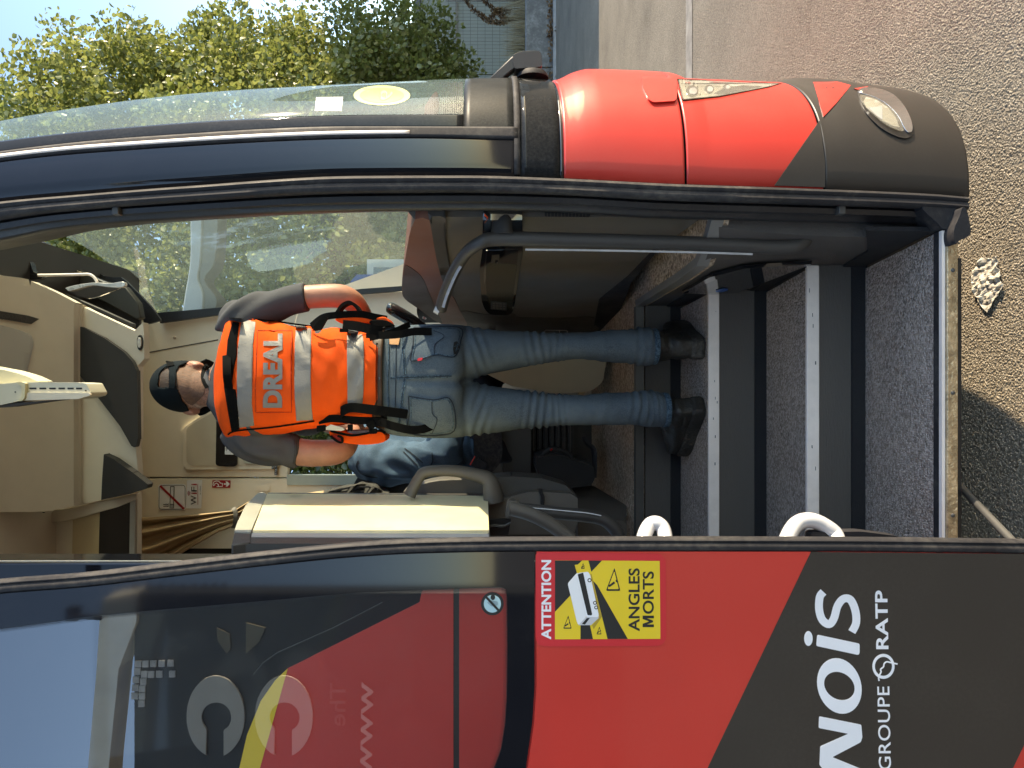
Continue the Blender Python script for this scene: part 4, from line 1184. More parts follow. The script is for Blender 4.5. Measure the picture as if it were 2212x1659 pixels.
ov('blind_slot', zU([(-300, 300), (0, 345), (230, 380), (420, 450), (1000, 740), (1300, 880), (1720, 1100), (1720, 1260), (1300, 1080), (700, 800), (380, 660), (260, 730), (-300, 600)]), M['rubber_dark'], 3.50, .02)
ov('slot_rail', zU([(380, 640), (520, 640), (690, 740), (1180, 950), (1640, 1160), (1640, 1215), (1180, 1000), (690, 785)]), M['plastic'], 3.30, .03, .003)
ov('bracket', rnd(zU([(225, 380), (330, 400), (378, 560), (378, 690), (265, 690), (235, 580)]), 3), M['rubber'], 3.16, .05, .003)
mirr = bpy.data.objects.new('passenger_mirror', None); COL.objects.link(mirr); mirr.parent = coach
plate('mirror_mount', rnd(zU([(315, 400), (335, 368), (365, 385), (410, 520), (520, 575), (520, 600), (480, 612), (315, 618)]), 3), 3.05, M['gloss_trim'], mirr, .03, bevel=.003)
tube('mirror_arm', [P(*p, 3.02) for p in zU([(470, 565), (700, 562), (1000, 555), (1100, 555), (1160, 590), (1200, 650)])], .006, M['alu'], mirr, 10, 6)
plate('mirror_shell', smooth_poly(zU([(820, 715), (1000, 675), (1180, 655), (1350, 665), (1520, 645), (1540, 690), (1480, 715), (1350, 712), (1150, 690), (1000, 720), (860, 760), (825, 740)]), 4), 3.0, M['silver'], mirr, .02, bevel=.003)
plate('mirror_face', smooth_poly(zU([(830, 742), (1000, 722), (1150, 694), (1350, 715), (1485, 716), (1350, 775), (1200, 830), (1090, 850), (960, 820), (870, 770)]), 4), 3.01, M['chrome'], mirr, .01)
spk = ov('speaker_panel', smooth_poly(rnd(zD([(455, 470), (500, 466), (640, 535), (760, 620), (815, 680), (846, 750), (852, 1150), (838, 1214), (812, 1206), (740, 1080), (640, 950), (560, 850), (492, 770), (468, 640)]), 5, 3), 2), M['charcoal'], 3.165, .03, .006)
ov('console_insert', rnd(zD([(-200, 440), (0, 456), (120, 490), (185, 515), (200, 570), (155, 760), (-200, 745)]), 8), mat('pale grey insert', (.52, .50, .45), .6, var=.04), lambda x, y: slope(x, y) - .004, .01, .003, .004, 14)
mb = ov('name_plate', zD([(-150, 362), (0, 370), (170, 398), (235, 418), (185, 450), (0, 418), (-150, 405)]), M['plastic'], slope, .008, 0, .012, 14)
put_text('name_plate_text', 'Mercedes-Benz', (*zD([(168, 403), (-150, 368), (165, 440)]),), slope, M['alu_edge'], mb, .0006, .014, .0, 0, .9)
mon = bpy.data.objects.new('folding_monitor', None); COL.objects.link(mon); mon.parent = coach
plate('monitor_case', rnd(zX([(-260, 215), (0, 195), (160, 183), (590, 185), (662, 190), (704, 268), (690, 290), (600, 312), (160, 325), (0, 360), (-260, 380)]), 3), 2.35, mat('cream monitor case', (.66, .62, .49), .5, var=.04), mon, .10, bevel=.004)
plate('monitor_edge', rnd(zX([(160, 262), (690, 266), (700, 284), (600, 312), (160, 324)]), 3), 2.343, M['cream'], mon, .01, bevel=.003)
plate('monitor_clip', rnd(zX([(118, 182), (160, 178), (195, 190), (190, 300), (170, 328), (135, 328), (165, 290), (165, 215)]), 3), 2.335, M['cream2'], mon, .02, bevel=.003)
plate('monitor_cover', smooth_poly(zX([(-200, 60), (0, 80), (100, 102), (200, 132), (262, 160), (295, 182), (160, 190), (-200, 210)]), 4), 2.40, mat('monitor cover', (.66, .61, .44), .5, var=.04), mon, .08, bevel=.006)
for a in (225, 303, 378, 450, 520, 585):
    plate('vent_slot', rnd(zX([(a, 224), (a + 54 - (a - 225) * .02, 224), (a + 54 - (a - 225) * .02, 237), (a, 237)]), 1.5), 2.3485, M['black'], mon, .006)
for c in ((116, 258), (200, 250), (660, 248)): plate('screw', ell(*zX([c])[0], 1.6, 1.6, 10), 2.348, M['black'], mon, .004)
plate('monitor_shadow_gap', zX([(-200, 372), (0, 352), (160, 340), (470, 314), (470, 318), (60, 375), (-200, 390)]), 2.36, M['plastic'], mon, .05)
wing = ov('black_end_cap', smooth_poly(rnd(zD([(640, 1256), (700, 1284), (820, 1368), (912, 1440), (905, 1466), (790, 1502), (624, 1536), (630, 1400)]), 3, 2), 2), M['charcoal'], 3.12, .05, .008)
ov('trim_band', zX([(395, 1188), (420, 1166), (480, 1164), (780, 1098), (1052, 1040), (1052, 1086), (900, 1148), (770, 1184), (480, 1262), (395, 1262)]), M['cream'], 3.235, .02, .003)
ov('tan_band', zX([(562, 1245), (768, 1187), (755, 1800), (548, 1800)]), M['tan'], 3.258, .01)
ov('black_band', zX([(770, 1184), (1003, 1106), (995, 1800), (753, 1800)]), M['gloss_trim'], 3.255, .01)
ov('light_strip', zX([(1003, 1106), (1040, 1090), (1035, 1800), (993, 1800)]), mat('grey strip', (.40, .37, .31), .6), 3.25, .012)
ov('locker_door', zX([(-300, 1197), (340, 1197), (330, 1800), (-300, 1800)]), M['cream'], 3.235, .03, .003)
line_plate('locker_gap', zX([(0, 1192), (200, 1190), (345, 1187)]), 1.6, 3.17, M['black'], oc_, .002)
ov('locker_post', rnd(zX([(343, 1196), (398, 1192), (398, 1800), (333, 1800)]), 1), mat('brown grey post', (.36, .31, .24), .6), 3.25, .02, .003)
tube('locker_catch', [P(*p, 3.15) for p in zX([(-10, 1450), (0, 1500), (15, 1540), (25, 1580)])], .012, M['gloss_trim'], oc_, 10, 4)
tube('locker_catch', [P(*p, 3.14) for p in zX([(30, 1520), (75, 1515), (85, 1535), (60, 1550), (100, 1555)])], .006, M['white_pl'], oc_, 10, 4)

# ------------------------------------------------------------------ dashboard
dash = bpy.data.objects.new('dashboard', None); COL.objects.link(dash); dash.parent = coach
def dashY(x, y): return max(1.84, min(4.0, .562 / (.083 + (CY - y) / F)))
def dp(name, poly, m, off=0.0, vec=(.25, .04, 0), bev=0, step=18, thick=None): return plate(name, poly, dashY, m, dash, .01, step=step, off=off, vec=Vector(vec), bevel=bev)
dp('dashboard_body', smooth_poly([(918, 430), (1522, 430), (1524, 462), (1457, 512), (1402, 555), (1365, 606), (1340, 676), (1328, 738), (1180, 740), (1045, 730), (992, 706), (955, 640), (930, 560), (920, 500)], 3), M['plastic2'])
dp('dashboard_top', smooth_poly(zM([(255, 60), (150, 235), (98, 500), (75, 620), (66, 790), (95, 868), (210, 950), (425, 1092), (640, 1118), (575, 965), (515, 840), (430, 720), (372, 520), (325, 250), (300, 60)]), 3), M['brown'], .015, (.3, .05, -.02))
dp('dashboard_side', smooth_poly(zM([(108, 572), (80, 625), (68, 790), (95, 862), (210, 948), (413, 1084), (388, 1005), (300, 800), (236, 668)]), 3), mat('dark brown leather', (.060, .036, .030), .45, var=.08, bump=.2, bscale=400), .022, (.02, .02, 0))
dp('dashboard_ridge', smooth_poly(zM([(300, 60), (325, 250), (372, 520), (430, 720), (520, 850), (498, 640), (455, 420), (440, 60)]), 3), M['plastic'], .026, (.05, .01, 0), .004)
dp('seam_groove', zM([(440, 60), (447, 300), (470, 480), (500, 640), (492, 645), (460, 480), (436, 300), (430, 60)]), M['black'], .03, (.01, 0, 0))
dp('kick_panel', zE([(1705, 300), (1880, 160), (2045, -10), (2075, -10), (1900, 200), (1880, 262), (1828, 382), (1815, 500), (1672, 500), (1672, 470)]), M['rubber'], .012, (.05, 0, 0))
dp('lower_ledge', smooth_poly(zM([(590, 975), (800, 1003), (1050, 1000), (1110, 1030), (1480, 1034), (1760, 1030), (1755, 1180), (1240, 1195), (640, 1120)]), 3), mat('brown grey plastic', (.075, .062, .048), .5, bump=.25, bscale=400), .012, (.06, .02, 0), .004)
con = dp('console_frame', rnd(zM([(780, 60), (776, 440), (750, 600), (768, 880), (800, 965), (845, 1005), (1000, 1012), (1038, 985), (1062, 900), (1110, 560), (1130, 430), (1125, 60)]), 8), M['gloss_trim'], .020, (.02, .004, 0), .004)
dp('console_screen', rnd(zM([(818, 548), (900, 548), (1085, 562), (1050, 820), (1038, 975), (850, 968), (815, 850), (803, 690)]), 6), M['screen'], .024, (.004, 0, 0))
dp('console_pocket', rnd(zM([(815, 440), (1090, 430), (1082, 556), (815, 548)]), 4), M['gloss_black'], .0245, (.004, 0, 0))
dp('chrome_strip', zM([(808, 440), (820, 440), (806, 560), (806, 690), (792, 740), (786, 640)]), M['chrome'], .027, (.004, 0, 0))
dp('switch_panel', zM([(852, 884), (993, 897), (988, 970), (848, 957)]), M['black'], .027, (.004, 0, 0))
for i in range(3):
    for j in range(4):
        a, b = 866 + j * 30, 897 + i * 20 + j * 2
        dp('switch', zM([(a, b), (a + 22, b + 2), (a + 22, b + 15), (a, b + 13)]), M['plastic2'], .030, (.002, 0, 0), 0, None)
dp('side_switch_panel', zM([(792, 110), (845, 150), (845, 250), (795, 300)]), M['gloss_trim'], .03, (.01, 0, 0))
dp('vent', rnd(zM([(1325, 108), (1715, 112), (1728, 130), (1712, 145), (1325, 138)]), 2), M['black'], .012, (.004, 0, 0))
for i in range(12): dp('vent_rib', zM([(1345 + i * 31, 112), (1350 + i * 31, 112), (1350 + i * 31, 140), (1345 + i * 31, 138)]), M['plastic2'], .0145, (.002, 0, 0), 0, None)
line_plate('label_frame', zM([(1325, 1180), (1325, 1145), (1335, 1140), (1515, 1142), (1524, 1150), (1522, 1175)]), 1.4, dashY, M['alu'], dash, .002, .02)
line_plate('label_frame', zM([(1455, 1142), (1455, 1176)]), 1.2, dashY, M['alu'], dash, .002, .02)
dp('first_aid_box', rnd(zR([(1655, 880), (1660, 980), (1700, 1080), (1750, 1140), (2080, 1138), (1900, 1020)]), 4), M['rubber'], .01, (.05, .02, 0), .004)
dp('first_aid_label', rnd(zR([(1765, 1022), (1835, 1060), (1822, 1085), (1750, 1062)]), 1.5), M['white'], .014, (.002, 0, 0), 0, None)
dp('red_cross', zR([(1775, 1045), (1788, 1050), (1792, 1036), (1802, 1040), (1798, 1054), (1812, 1060), (1808, 1068), (1794, 1063), (1790, 1076), (1780, 1072), (1784, 1059), (1771, 1054)]), M['sred'], .016, (.001, 0, 0), 0, None)
plate('windscreen_ledge', [(620, 660), (900, 560), (900, 690), (700, 690)], 4.05, M['cream'], dash, .05)

# steering wheel, only its upper arc shows
c = Vector((.30, 3.30, 1.50)); ax = Vector((.86, 0, -.5)).normalized(); u = Vector((0, 1, 0)); w = ax.cross(u)
c = P(905, 655, 3.35)
a0 = P(845, 668, 3.2)
pts = [c + (u * math.cos(t) + w * math.sin(t)) * .24 + Vector((-.06, .03, -.16)) for t in [2 * math.pi * k / 40 for k in range(41)]]
stw = bpy.data.objects.new('steering_wheel', None); COL.objects.link(stw); stw.parent = coach
tube('steering_wheel_rim', [P(838, 664, 3.05), P(846, 667, 3.05), P(862, 676, 3.07), P(885, 690, 3.10), P(905, 704, 3.14), P(930, 724, 3.2), P(955, 752, 3.28), P(965, 790, 3.36), P(955, 830, 3.42), P(930, 860, 3.44)], [.020, .0255, .0265, .026, .025, .025, .025, .025, .025, .02], M['gloss_trim'], stw, 14, 6)
tube('steering_column', [P(935, 790, 3.3), P(1020, 770, 3.45), P(1100, 740, 3.6)], .05, M['plastic'], stw, 14, 3)

# driver's platform, bellows seat and cream panel
plate('driver_side_panel', smooth_poly(rnd([(1000, 740), (1000, 790), (1040, 802), (1105, 834), (1200, 850), (1275, 846), (1302, 825), (1312, 770), (1312, 740)], 8, 3), 2), 3.25, mat('olive cream panel', (.42, .37, .26), .55, var=.06), coach, .10, bevel=.01)
plate('floor_trim', zE([(1590, 840), (1640, 838), (1600, 905), (1570, 905)]), 3.3, M['tan'], coach, .03)
seat = bpy.data.objects.new('driver_seat', None); COL.objects.link(seat); seat.parent = coach
plate('seat_cushion', rnd(zV([(880, 20), (1105, 20), (1112, 250), (1085, 320), (1030, 385), (900, 390)]), 10), 3.12, M['rubber'], seat, .45, bevel=.02)
plate('seat_base', rnd(zV([(1100, 20), (1330, 20), (1330, 400), (1110, 400), (1110, 260)]), 3), 3.2, M['plastic'], seat, .4, bevel=.01)
for i in range(7):
    plate('bellows_fold', rnd(zV([(1330 + i * 47, 10), (1368 + i * 47, 10), (1368 + i * 47, 380), (1330 + i * 47, 380)]), 3), 3.30 + .01 * (i % 2), M['rubber'], seat, .4, bevel=.008)
    line_plate('bellows_rib', zV([(1352 + i * 47, 12), (1351 + i * 47, 260 + 30 * (i % 3))]), 1.0, 3.29, M['plastic2'], seat, .002)
plate('seat_back', rnd(zV([(0, 400), (250, 370), (520, 330), (900, 380), (900, 520), (180, 560), (-60, 520)]), 12), 3.15, M['rubber_dark'], seat, .4, bevel=.02)
bk = plate('belt_buckle', rnd(zQ([(1500, 72), (1605, 130), (1582, 215), (1455, 148)]), 3), 2.98, M['rubber'], seat, .03, bevel=.004)
plate('buckle_button', zQ([(1496, 70), (1504, 75), (1462, 150), (1453, 146)]), 2.975, mat('red button', (.6, .04, .03), .4), bk, .02)

# guide's console behind the entrance: cream board in a dark frame
CX = -.385
def conY(x, y): return CX * F / (CY - y) if y > CY + 150 else 3.0
gc = bpy.data.objects.new('guide_console', None); COL.objects.link(gc); gc.parent = coach
def gp(name, poly, m, off=0.0, vec=(-.03, 0, 0), bev=0, step=None): return plate(name, poly, conY, m, gc, .01, off=off, vec=Vector(vec), bevel=bev, step=step)
gp('console_board', rnd([(577, 1066), (820, 1068), (1046, 1071), (1054, 1076), (1056, 1152), (545, 1150)], 4), M['cream2'], .012, (-.03, 0, 0), .004, 24)
gp('board_lip', [(545, 1151), (1056, 1151), (1056, 1161), (543, 1159)], mat('grey lip', (.42, .40, .38), .5), .006, (-.03, 0, 0))
gp('console_edge', smooth_poly(rnd([(566, 1062), (556, 1066), (530, 1092), (512, 1130), (506, 1148), (541, 1150), (550, 1128), (576, 1068)], 3, 2), 2), mat('pale grained edge', (.34, .33, .28), .5, bump=.4, bscale=300), .016, (-.04, 0, 0), .006, 12)
gp('console_core', [(580, 1064), (1050, 1066), (1060, 1170), (520, 1176)], M['plastic'], -.004, (-.08, 0, 0))
gp('console_front', [(506, 1150), (541, 1152), (541, 1172), (500, 1176)], M['plastic'], .012, (-.05, 0, 0), .004)
gp('console_side', [(543, 1163), (1056, 1165), (1056, 1176), (541, 1174)], M['plastic'], .008, (-.03, 0, 0))
plate('hinge', rnd(zQ([(-40, 768), (60, 770), (52, 795), (-30, 792)]), 2), 1.90, M['chrome'], gc, .01, bevel=.002)
plate('hinge', rnd(zG([(1640, 212), (1758, 216), (1748, 240), (1650, 238)]), 2), 1.90, M['chrome'], gc, .01, bevel=.002)
plate('console_back', smooth_poly(zV([(345, 545), (450, 480), (620, 438), (900, 432), (940, 470), (1060, 470), (1150, 470), (1290, 540), (1180, 560), (1080, 600), (700, 560)]), 3), 2.62, M['plastic2'], gc, .10, bevel=.01)
plate('console_base', smooth_poly(rnd(zV([(1005, 600), (1090, 596), (1200, 560), (1310, 532), (1400, 530), (1640, 545), (1690, 580), (1690, 760), (1660, 860), (1160, 860), (1010, 745)]), 4, 2), 2), 2.50, M['plastic2'], gc, .16, bevel=.012)
plate('console_base_top', smooth_poly(rnd(zV([(1040, 425), (1180, 412), (1420, 428), (1600, 480), (1680, 560), (1640, 560), (1400, 540), (1300, 530), (1180, 560), (1070, 590)]), 3, 2), 2), 2.56, M['plastic'], gc, .14, bevel=.01)
plate('console_gap', zV([(1010, 745), (1175, 745), (1155, 865), (1010, 865)]), 2.30, M['rubber_dark'], gc, .02)
tube('cable', [P(*p, 2.28) for p in zV([(1012, 795), (1050, 788), (1090, 792), (1130, 790), (1170, 770)])], .004, M['alu_edge'], gc, 8, 4)
for dx in (0, 14): tube('strap_hook', [P(*p, 2.48) for p in zV([(1395 + dx, 505), (1400 + dx, 540), (1412 + dx, 570), (1410 + dx, 650)])], .0035, M['black'], gc, 8, 4)
def hY(Y): return lambda p: P(p[0], p[1], Y)
tube('grab_handle', [P(*p, 2.45) for p in zV([(395, 560), (420, 505), (462, 430), (510, 380), (640, 366), (780, 374), (900, 398), (985, 425), (1020, 470), (1035, 540), (1045, 610)])], [.022, .021, .020, .020, .020, .021, .023, .027, .032, .036, .038], M['plastic2'], gc, 14, 5, .8)
tube('lower_rail', [P(*p, 2.20) for p in zV([(1640, 900), (1480, 780), (1330, 705), (1210, 668), (1165, 660)])], .021, M['plastic2'], gc, 14, 5)
tube('lower_rail', [P(*p, 2.25) for p in zV([(1165, 655), (1270, 665), (1500, 690), (1750, 715), (1880, 742), (1960, 800), (2000, 860), (2010, 930)])], .020, M['plastic'], gc, 14, 5)
line_plate('reflective_strip', stroke(zV([(1270, 648), (1500, 668), (1750, 692), (1872, 714)]), 1), 1.8, 2.225, M['white'], gc, .002)
plate('rail_mount', smooth_poly(zV([(1190, 600), (1150, 620), (1135, 720), (1160, 730), (1200, 690), (1240, 620)]), 3), 2.24, M['plastic2'], gc, .06, bevel=.006)
plate('platform_side', zV([(1640, 498), (1830, 500), (2068, 642), (2068, 1000), (1690, 1000), (1690, 570)]), lambda x, y: float(np.interp(y, [1050, 1120], [3.2, 2.73])), M['riser'], coach, .06, step=20)

# entrance grab rail by the dashboard
gr = bpy.data.objects.new('entrance_grab_rail', None); COL.objects.link(gr); gr.parent = coach
YR = 1.83
tube('rail', [P(*p, Yq) for p, Yq in (((952, 668), 2.02), ((960, 640), 1.99), ((978, 595), 1.93), ((1003, 552), 1.87), ((1035, 526), YR), ((1080, 516), YR), ((1250, 519), YR), ((1400, 523), YR), ((1550, 528), YR), ((1680, 534), YR), ((1722, 530), YR), ((1740, 514), 1.84), ((1738, 497), 1.86), ((1726, 486), 1.90))], [.0165, .0165, .016, .0155, .0165, .018, .018, .0178, .0178, .0178, .0185, .019, .0185, .018], M['plastic'], gr, 16, 6)
tube('rail_bracket', [P(1083, 512, YR + .005), P(1084, 492, YR + .01), P(1085, 470, 1.85), P(1086, 440, 1.88)], [.036, .030, .031, .036], M['plastic'], gr, 16, 4, .7)
tube('rail_end', [P(942, 664, 2.02), P(952, 670, 2.02)], .016, M['white_pl'], gr, 12, 1)
line_plate('reflective_strip', stroke([(1135, 539), (1300, 541), (1500, 545), (1626, 549)], 1), 4, YR - .019, M['strip'], gr, .003)
line_plate('reflective_strip', stroke([(957, 664), (966, 636), (983, 596), (995, 575)], 1), 6, lambda x, y: float(np.interp(x, [950, 1003], [1.995, 1.845])), M['strip'], gr, .003)

# outside mirror arm beyond the driver side of the windscreen
om = bpy.data.objects.new('outside_mirror', None); COL.objects.link(om); om.parent = coach
plate('mirror_arm', smooth_poly([(412, 440), (436, 440), (434, 560), (428, 600), (440, 640), (430, 700), (392, 704), (398, 640), (410, 560)], 4), 4.55, mat('pale grey mirror arm', (.30, .33, .33), .45), om, .12, bevel=.01)
plate('mirror_housing', smooth_poly([(434, 440), (468, 440), (466, 560), (442, 604), (470, 648), (452, 690), (430, 696), (440, 640), (430, 600)], 4), 4.56, mat('grey mirror housing', (.13, .13, .11), .5), om, .16, bevel=.01)

plate('glass_gasket', [(338, 676), (345, 698), (500, 676), (660, 652), (780, 635), (880, 627), (880, 617), (780, 624), (660, 639), (500, 662)], 3.90, M['rubber_dark'], coach, .03)
# ------------------------------------------------------------------ the inspector on the steps
def nz(p, s, o=0.0): return noise.noise(Vector((p[0] * s[0] + o, p[1] * s[1] - o, p[2] * s[2] + 2 * o)))
insp = thing('person', (.03, 2.45, Z2), 'person seen from behind on the steps in orange reflective vest, jeans and dark cap', 'person')

def foot_geo(heel, toe, hem, length=.285):
    heel = Vector((heel[0], heel[1], 0)); d = Vector((toe[0] - heel.x, toe[1] - heel.y, 0)).normalized(); s = Vector((-d.y, d.x, 0))
    zb = Z2 + .020
    rings = []
    for t, hw, h in ((0, .018, .05), (.015, .030, .075), (.07, .037, .105), (.2, .040, .12), (.38, .041, .112), (.55, .046, .09), (.72, .050, .075), (.86, .047, .066), (.95, .036, .056), (1.0, .014, .035)):
        c = heel + d * (t * length)
        rings.append([c + s * (hw * math.copysign(abs(math.cos(a)) ** .8, math.cos(a))) + Vector((0, 0, zb + h * (.5 + .5 * math.copysign(abs(math.sin(a)) ** .8, math.sin(a))))) for a in [2 * math.pi * k / 24 for k in range(24)]])
    foot = loft_geo(rings)
    c = heel + d * .075
    hm_ = Vector((hem[0], hem[1], 0))
    shaft = tube_geo([c + Vector((0, 0, zb + .03)), c.lerp(hm_, .6) + Vector((0, 0, zb + .10)), hm_ + Vector((0, 0, zb + .15)), hm_ + Vector((0, 0, zb + .20))], [.045, .050, .053, .050], 20, 4)
    n = 40; out = []
    prof = curve([(0, .024), (.05, .036), (.25, .040), (.45, .041), (.7, .052), (.86, .050), (.96, .036), (1.0, .012)])
    for k in range(n):
        t = k / (n - 1) if k < n else 0
        out.append((t, prof(t)))
    loop = [heel + d * (t * (length + .012) - .006) + s * w for t, w in out] + [heel + d * (t * (length + .012) - .006) - s * w for t, w in out[::-1]]
    V = []; m_ = len(loop)
    for lv, z, k in ((0, Z2 + .002, .97), (1, Z2 + .012, 1.0), (2, Z2 + .034, 1.0), (3, Z2 + .044, .96)):
        cen = sum(loop, Vector((0, 0, 0))) / m_
        for i, p in enumerate(loop):
            wv = .004 * math.sin(i * 1.1) if lv == 2 else (.003 * math.sin(i * 2.2) if lv == 0 else 0)
            q = cen + (p - cen) * (k + (.012 * math.copysign(1, math.sin(i * 2.2)) if lv < 2 else 0))
            V.append(Vector((q.x, q.y, max(Z2 + .001, z + wv))))
    Fc = []
    for l in range(3):
        for i in range(m_): Fc.append((l * m_ + i, l * m_ + (i + 1) % m_, (l + 1) * m_ + (i + 1) % m_, (l + 1) * m_ + i))
    Fc += [tuple(range(m_ - 1, -1, -1)), tuple(3 * m_ + i for i in range(m_))]
    return foot, shaft, (V, Fc), (heel, d, s, zb)

for heel, toe, hem in (((.112, 2.400), (.185, 2.66), (.123, 2.452)), ((-.066, 2.405), (-.215, 2.62), (-.086, 2.455))):
    ft, sh, so, (hl_, d, s, zb) = foot_geo(heel, toe, hem)
    def bfold(p, n_): return .0022 * nz(p, (25, 25, 40)) + .002 * math.sin(p.z * 130 + 5 * nz(p, (8, 8, 8)))
    bt = fuse('boot', [ft, sh], M['boot'], insp, .006, 3, bfold)
    mesh('sole', so[0], so[1], M['sole'], bt, False)
    c = hl_ + d * .028 + Vector((0, 0, zb))
    bb = bvh_of(bt)
    def seam(pts3, w=.004, m='sole', nm='seam'):
        V, Fc = strip_geo(pts3, (0, 0, 1), w, .003); mesh(nm, V, Fc, M[m], bt)
    ringz = [hl_ + d * .075 + (d * -math.cos(a) * .054 + s * math.sin(a) * .048) + Vector((0, 0, zb + .105 + .012 * math.cos(2 * a))) for a in [R(t) for t in range(-120, 121, 15)]]
    seam(ringz)
    ringz = [hl_ + d * .06 + (d * -math.cos(a) * .056 + s * math.sin(a) * .044) + Vector((0, 0, zb + .045)) for a in [R(t) for t in range(-120, 121, 15)]]
    seam(ringz, .006)
    q = hl_ + d * .075 - d * .055
    V, Fc = strip_geo([q + Vector((0, 0, zb + .105)), q + Vector((0, 0, zb + .13)), q + Vector((0, 0, zb + .165))], s, .007, .004)
    mesh('pull_tab', V, Fc, M['reflex'], bt)

# jeans
pel = dense_rings([(822, 710, 930, 2.462, .095), (850, 705, 938, 2.455, .105), (900, 701, 944, 2.440, .120), (950, 700, 946, 2.432, .127), (985, 702, 944, 2.436, .122), (1008, 708, 940, 2.45, .105)], 40, 26, 2.3)
lr = dense_rings([(950, 700, 818, 2.455, .105), (1000, 703, 824, 2.452, .100), (1040, 708, 811, 2.455, .092), (1100, 713, 798, 2.458, .084), (1150, 716, 789, 2.462, .078), (1200, 718, 781, 2.462, .075), (1250, 717, 776, 2.457, .077), (1300, 715, 779, 2.452, .078), (1370, 712, 784, 2.450, .076), (1395, 707, 788, 2.448, .078), (1412, 712, 786, 2.448, .068)], 36, 60, 2.2)
ll = dense_rings([(950, 822, 946, 2.455, .105), (1000, 824, 942, 2.452, .100), (1040, 831, 938, 2.455, .092), (1100, 840, 931, 2.458, .084), (1150, 846, 925, 2.462, .078), (1200, 850, 922, 2.462, .075), (1250, 852, 920, 2.457, .077), (1300, 850, 918, 2.452, .078), (1370, 848, 916, 2.450, .077), (1405, 843, 922, 2.448, .080), (1436, 850, 921, 2.448, .070)], 36, 60, 2.2)
def xz(z): return VX - (z - H) * F / 2.40
def jfold(p, n_):
    x, y = xz(p.z), CY - p.x * F / p.y
    side_ = -1 if y < 822 else 1
    f = .0055 * nz(p, (7, 7, 5)) + .0028 * nz(p, (18, 18, 14), 3)
    for x0, w, a, fr, dg in ((1165, 32, .0045, .36, .25), (1205, 24, .003, .5, -.2), (1035, 24, .004, .30, .5), (1385, 22, .0065, .34, .15), (1410, 16, .005, .55, -.2), (1300, 40, .0015, .2, .3)):
        if abs(x - x0) > w * 2.5: continue
        g = math.exp(-((x - x0) / w) ** 2)
        f += 1.7 * a * g * math.sin((x - x0) * fr + dg * (y - 780) * .2 * side_ + 4.5 * nz(p, (4, 4, 3), side_ * 2)) * (.55 + .7 * nz(p, (6, 6, 4), 5))
    # crease under the seat and the hollow between the halves of the seat
    f -= .006 * math.exp(-((x - 1008) / 7) ** 2) * (1 if p.y < 2.44 else 0)
    if p.y < 2.42 and x < 1010: f -= .010 * math.exp(-((y - 822 - (x - 850) * .02) / 9) ** 2) * min(1, max(0, (x - 850) / 90))
    return f
jeans = fuse('jeans', [loft_geo(pel), loft_geo(lr), loft_geo(ll)], M['denim'], insp, .0065, 5, jfold)
jb = bvh_of(jeans); jon = lambda x, y: on_j(x, y)
on_j = on(jb, 2.36)
def jp(name, poly, m, off=.002, th=.004, step=9, par=None, holes=()): return plate(name, poly, on_j, m, par or jeans, th, step=step, off=off, holes=holes)
def jl(name, pts, w, m, off=.003): return plate(name, (lambda q: q)(ribbon(pts, w)), on_j, m, jeans, .003, step=6, off=off)
def ribbon(pts, w):
    L = []; Rr = []
    q = stroke(pts, w, 5)
    for i, p in enumerate(q):
        a = Vector(q[max(i - 1, 0)]); b = Vector(q[min(i + 1, len(q) - 1)]); t = (b - a).normalized(); n_ = Vector((-t.y, t.x)); p = Vector(p)
        L.append(tuple(p + n_ * w / 2)); Rr.append(tuple(p - n_ * w / 2))
    return L + Rr[::-1]
PR = zK([(1008, 440), (1000, 600), (985, 752), (1210, 697), (1385, 712), (1440, 580), (1425, 440)])
PL = zK([(958, 1078), (965, 1250), (972, 1425), (1350, 1425), (1392, 1250), (1335, 1097), (1190, 1112)])
for pk in (PR, PL):
    pkt = jp('pocket', pk, M['denim'], .0035, .006)
    jl('stitching', pk + [pk[0]], 2.2, M['denim_dark'], .0062)
    c = sum((Vector(p) for p in pk), Vector((0, 0))) / len(pk)
    inn = [tuple(c + (Vector(p) - c) * .90) for p in pk]
    jl('stitching', inn + [inn[0]], 1.5, M['denim_edge'], .0058)
jl('stitching', zK([(1190, 470), (1290, 520), (1205, 600), (1200, 690)]), 1.4, M['denim_dark'], .006)
jl('stitching', zK([(1175, 1130), (1180, 1240), (1225, 1300), (1175, 1430)]), 1.4, M['denim_dark'], .006)
for o_, m_ in ((0, 'denim_dark'), (-8, 'denim_edge'), (9, 'denim_edge')):
    jl('yoke_seam', zK([(905 + o_, 450), (910 + o_, 650), (925 + o_, 880)]), 1.8, M[m_])
    jl('yoke_seam', zK([(925 + o_, 910), (900 + o_, 1100), (860 + o_, 1410)]), 1.8, M[m_])
    jl('centre_seam', zK([(790, 912 + o_), (950, 905 + o_), (1200, 898 + o_), (1360, 892 + o_)]), 1.8, M[m_])
jl('waistband_edge', zK([(776, 560), (772, 750), (768, 950), (774, 1180)]), 2.2, M['denim_edge'], .005)
jl('waistband_edge', zK([(845, 590), (842, 800), (840, 1000), (835, 1180)]), 1.5, M['denim_dark'], .003)
jp('red_tab', zK([(1040, 742), (1050, 725), (1092, 722), (1085, 745), (1048, 754)]), M['sred'], .008, .003, None)
jp('torn_hole', zK([(1380, 580), (1405, 570), (1425, 590), (1430, 640), (1405, 690), (1380, 690), (1372, 640)]), M['black'], .0065, .002, None)
for a, b, c_ in (((1380, 620), (1430, 600), 1), ((1390, 650), (1428, 640), 1), ((1400, 600), (1470, 605), 1)):
    jl('frayed_thread', zK([a, b]), 1.2, M['denim_edge'], .008)
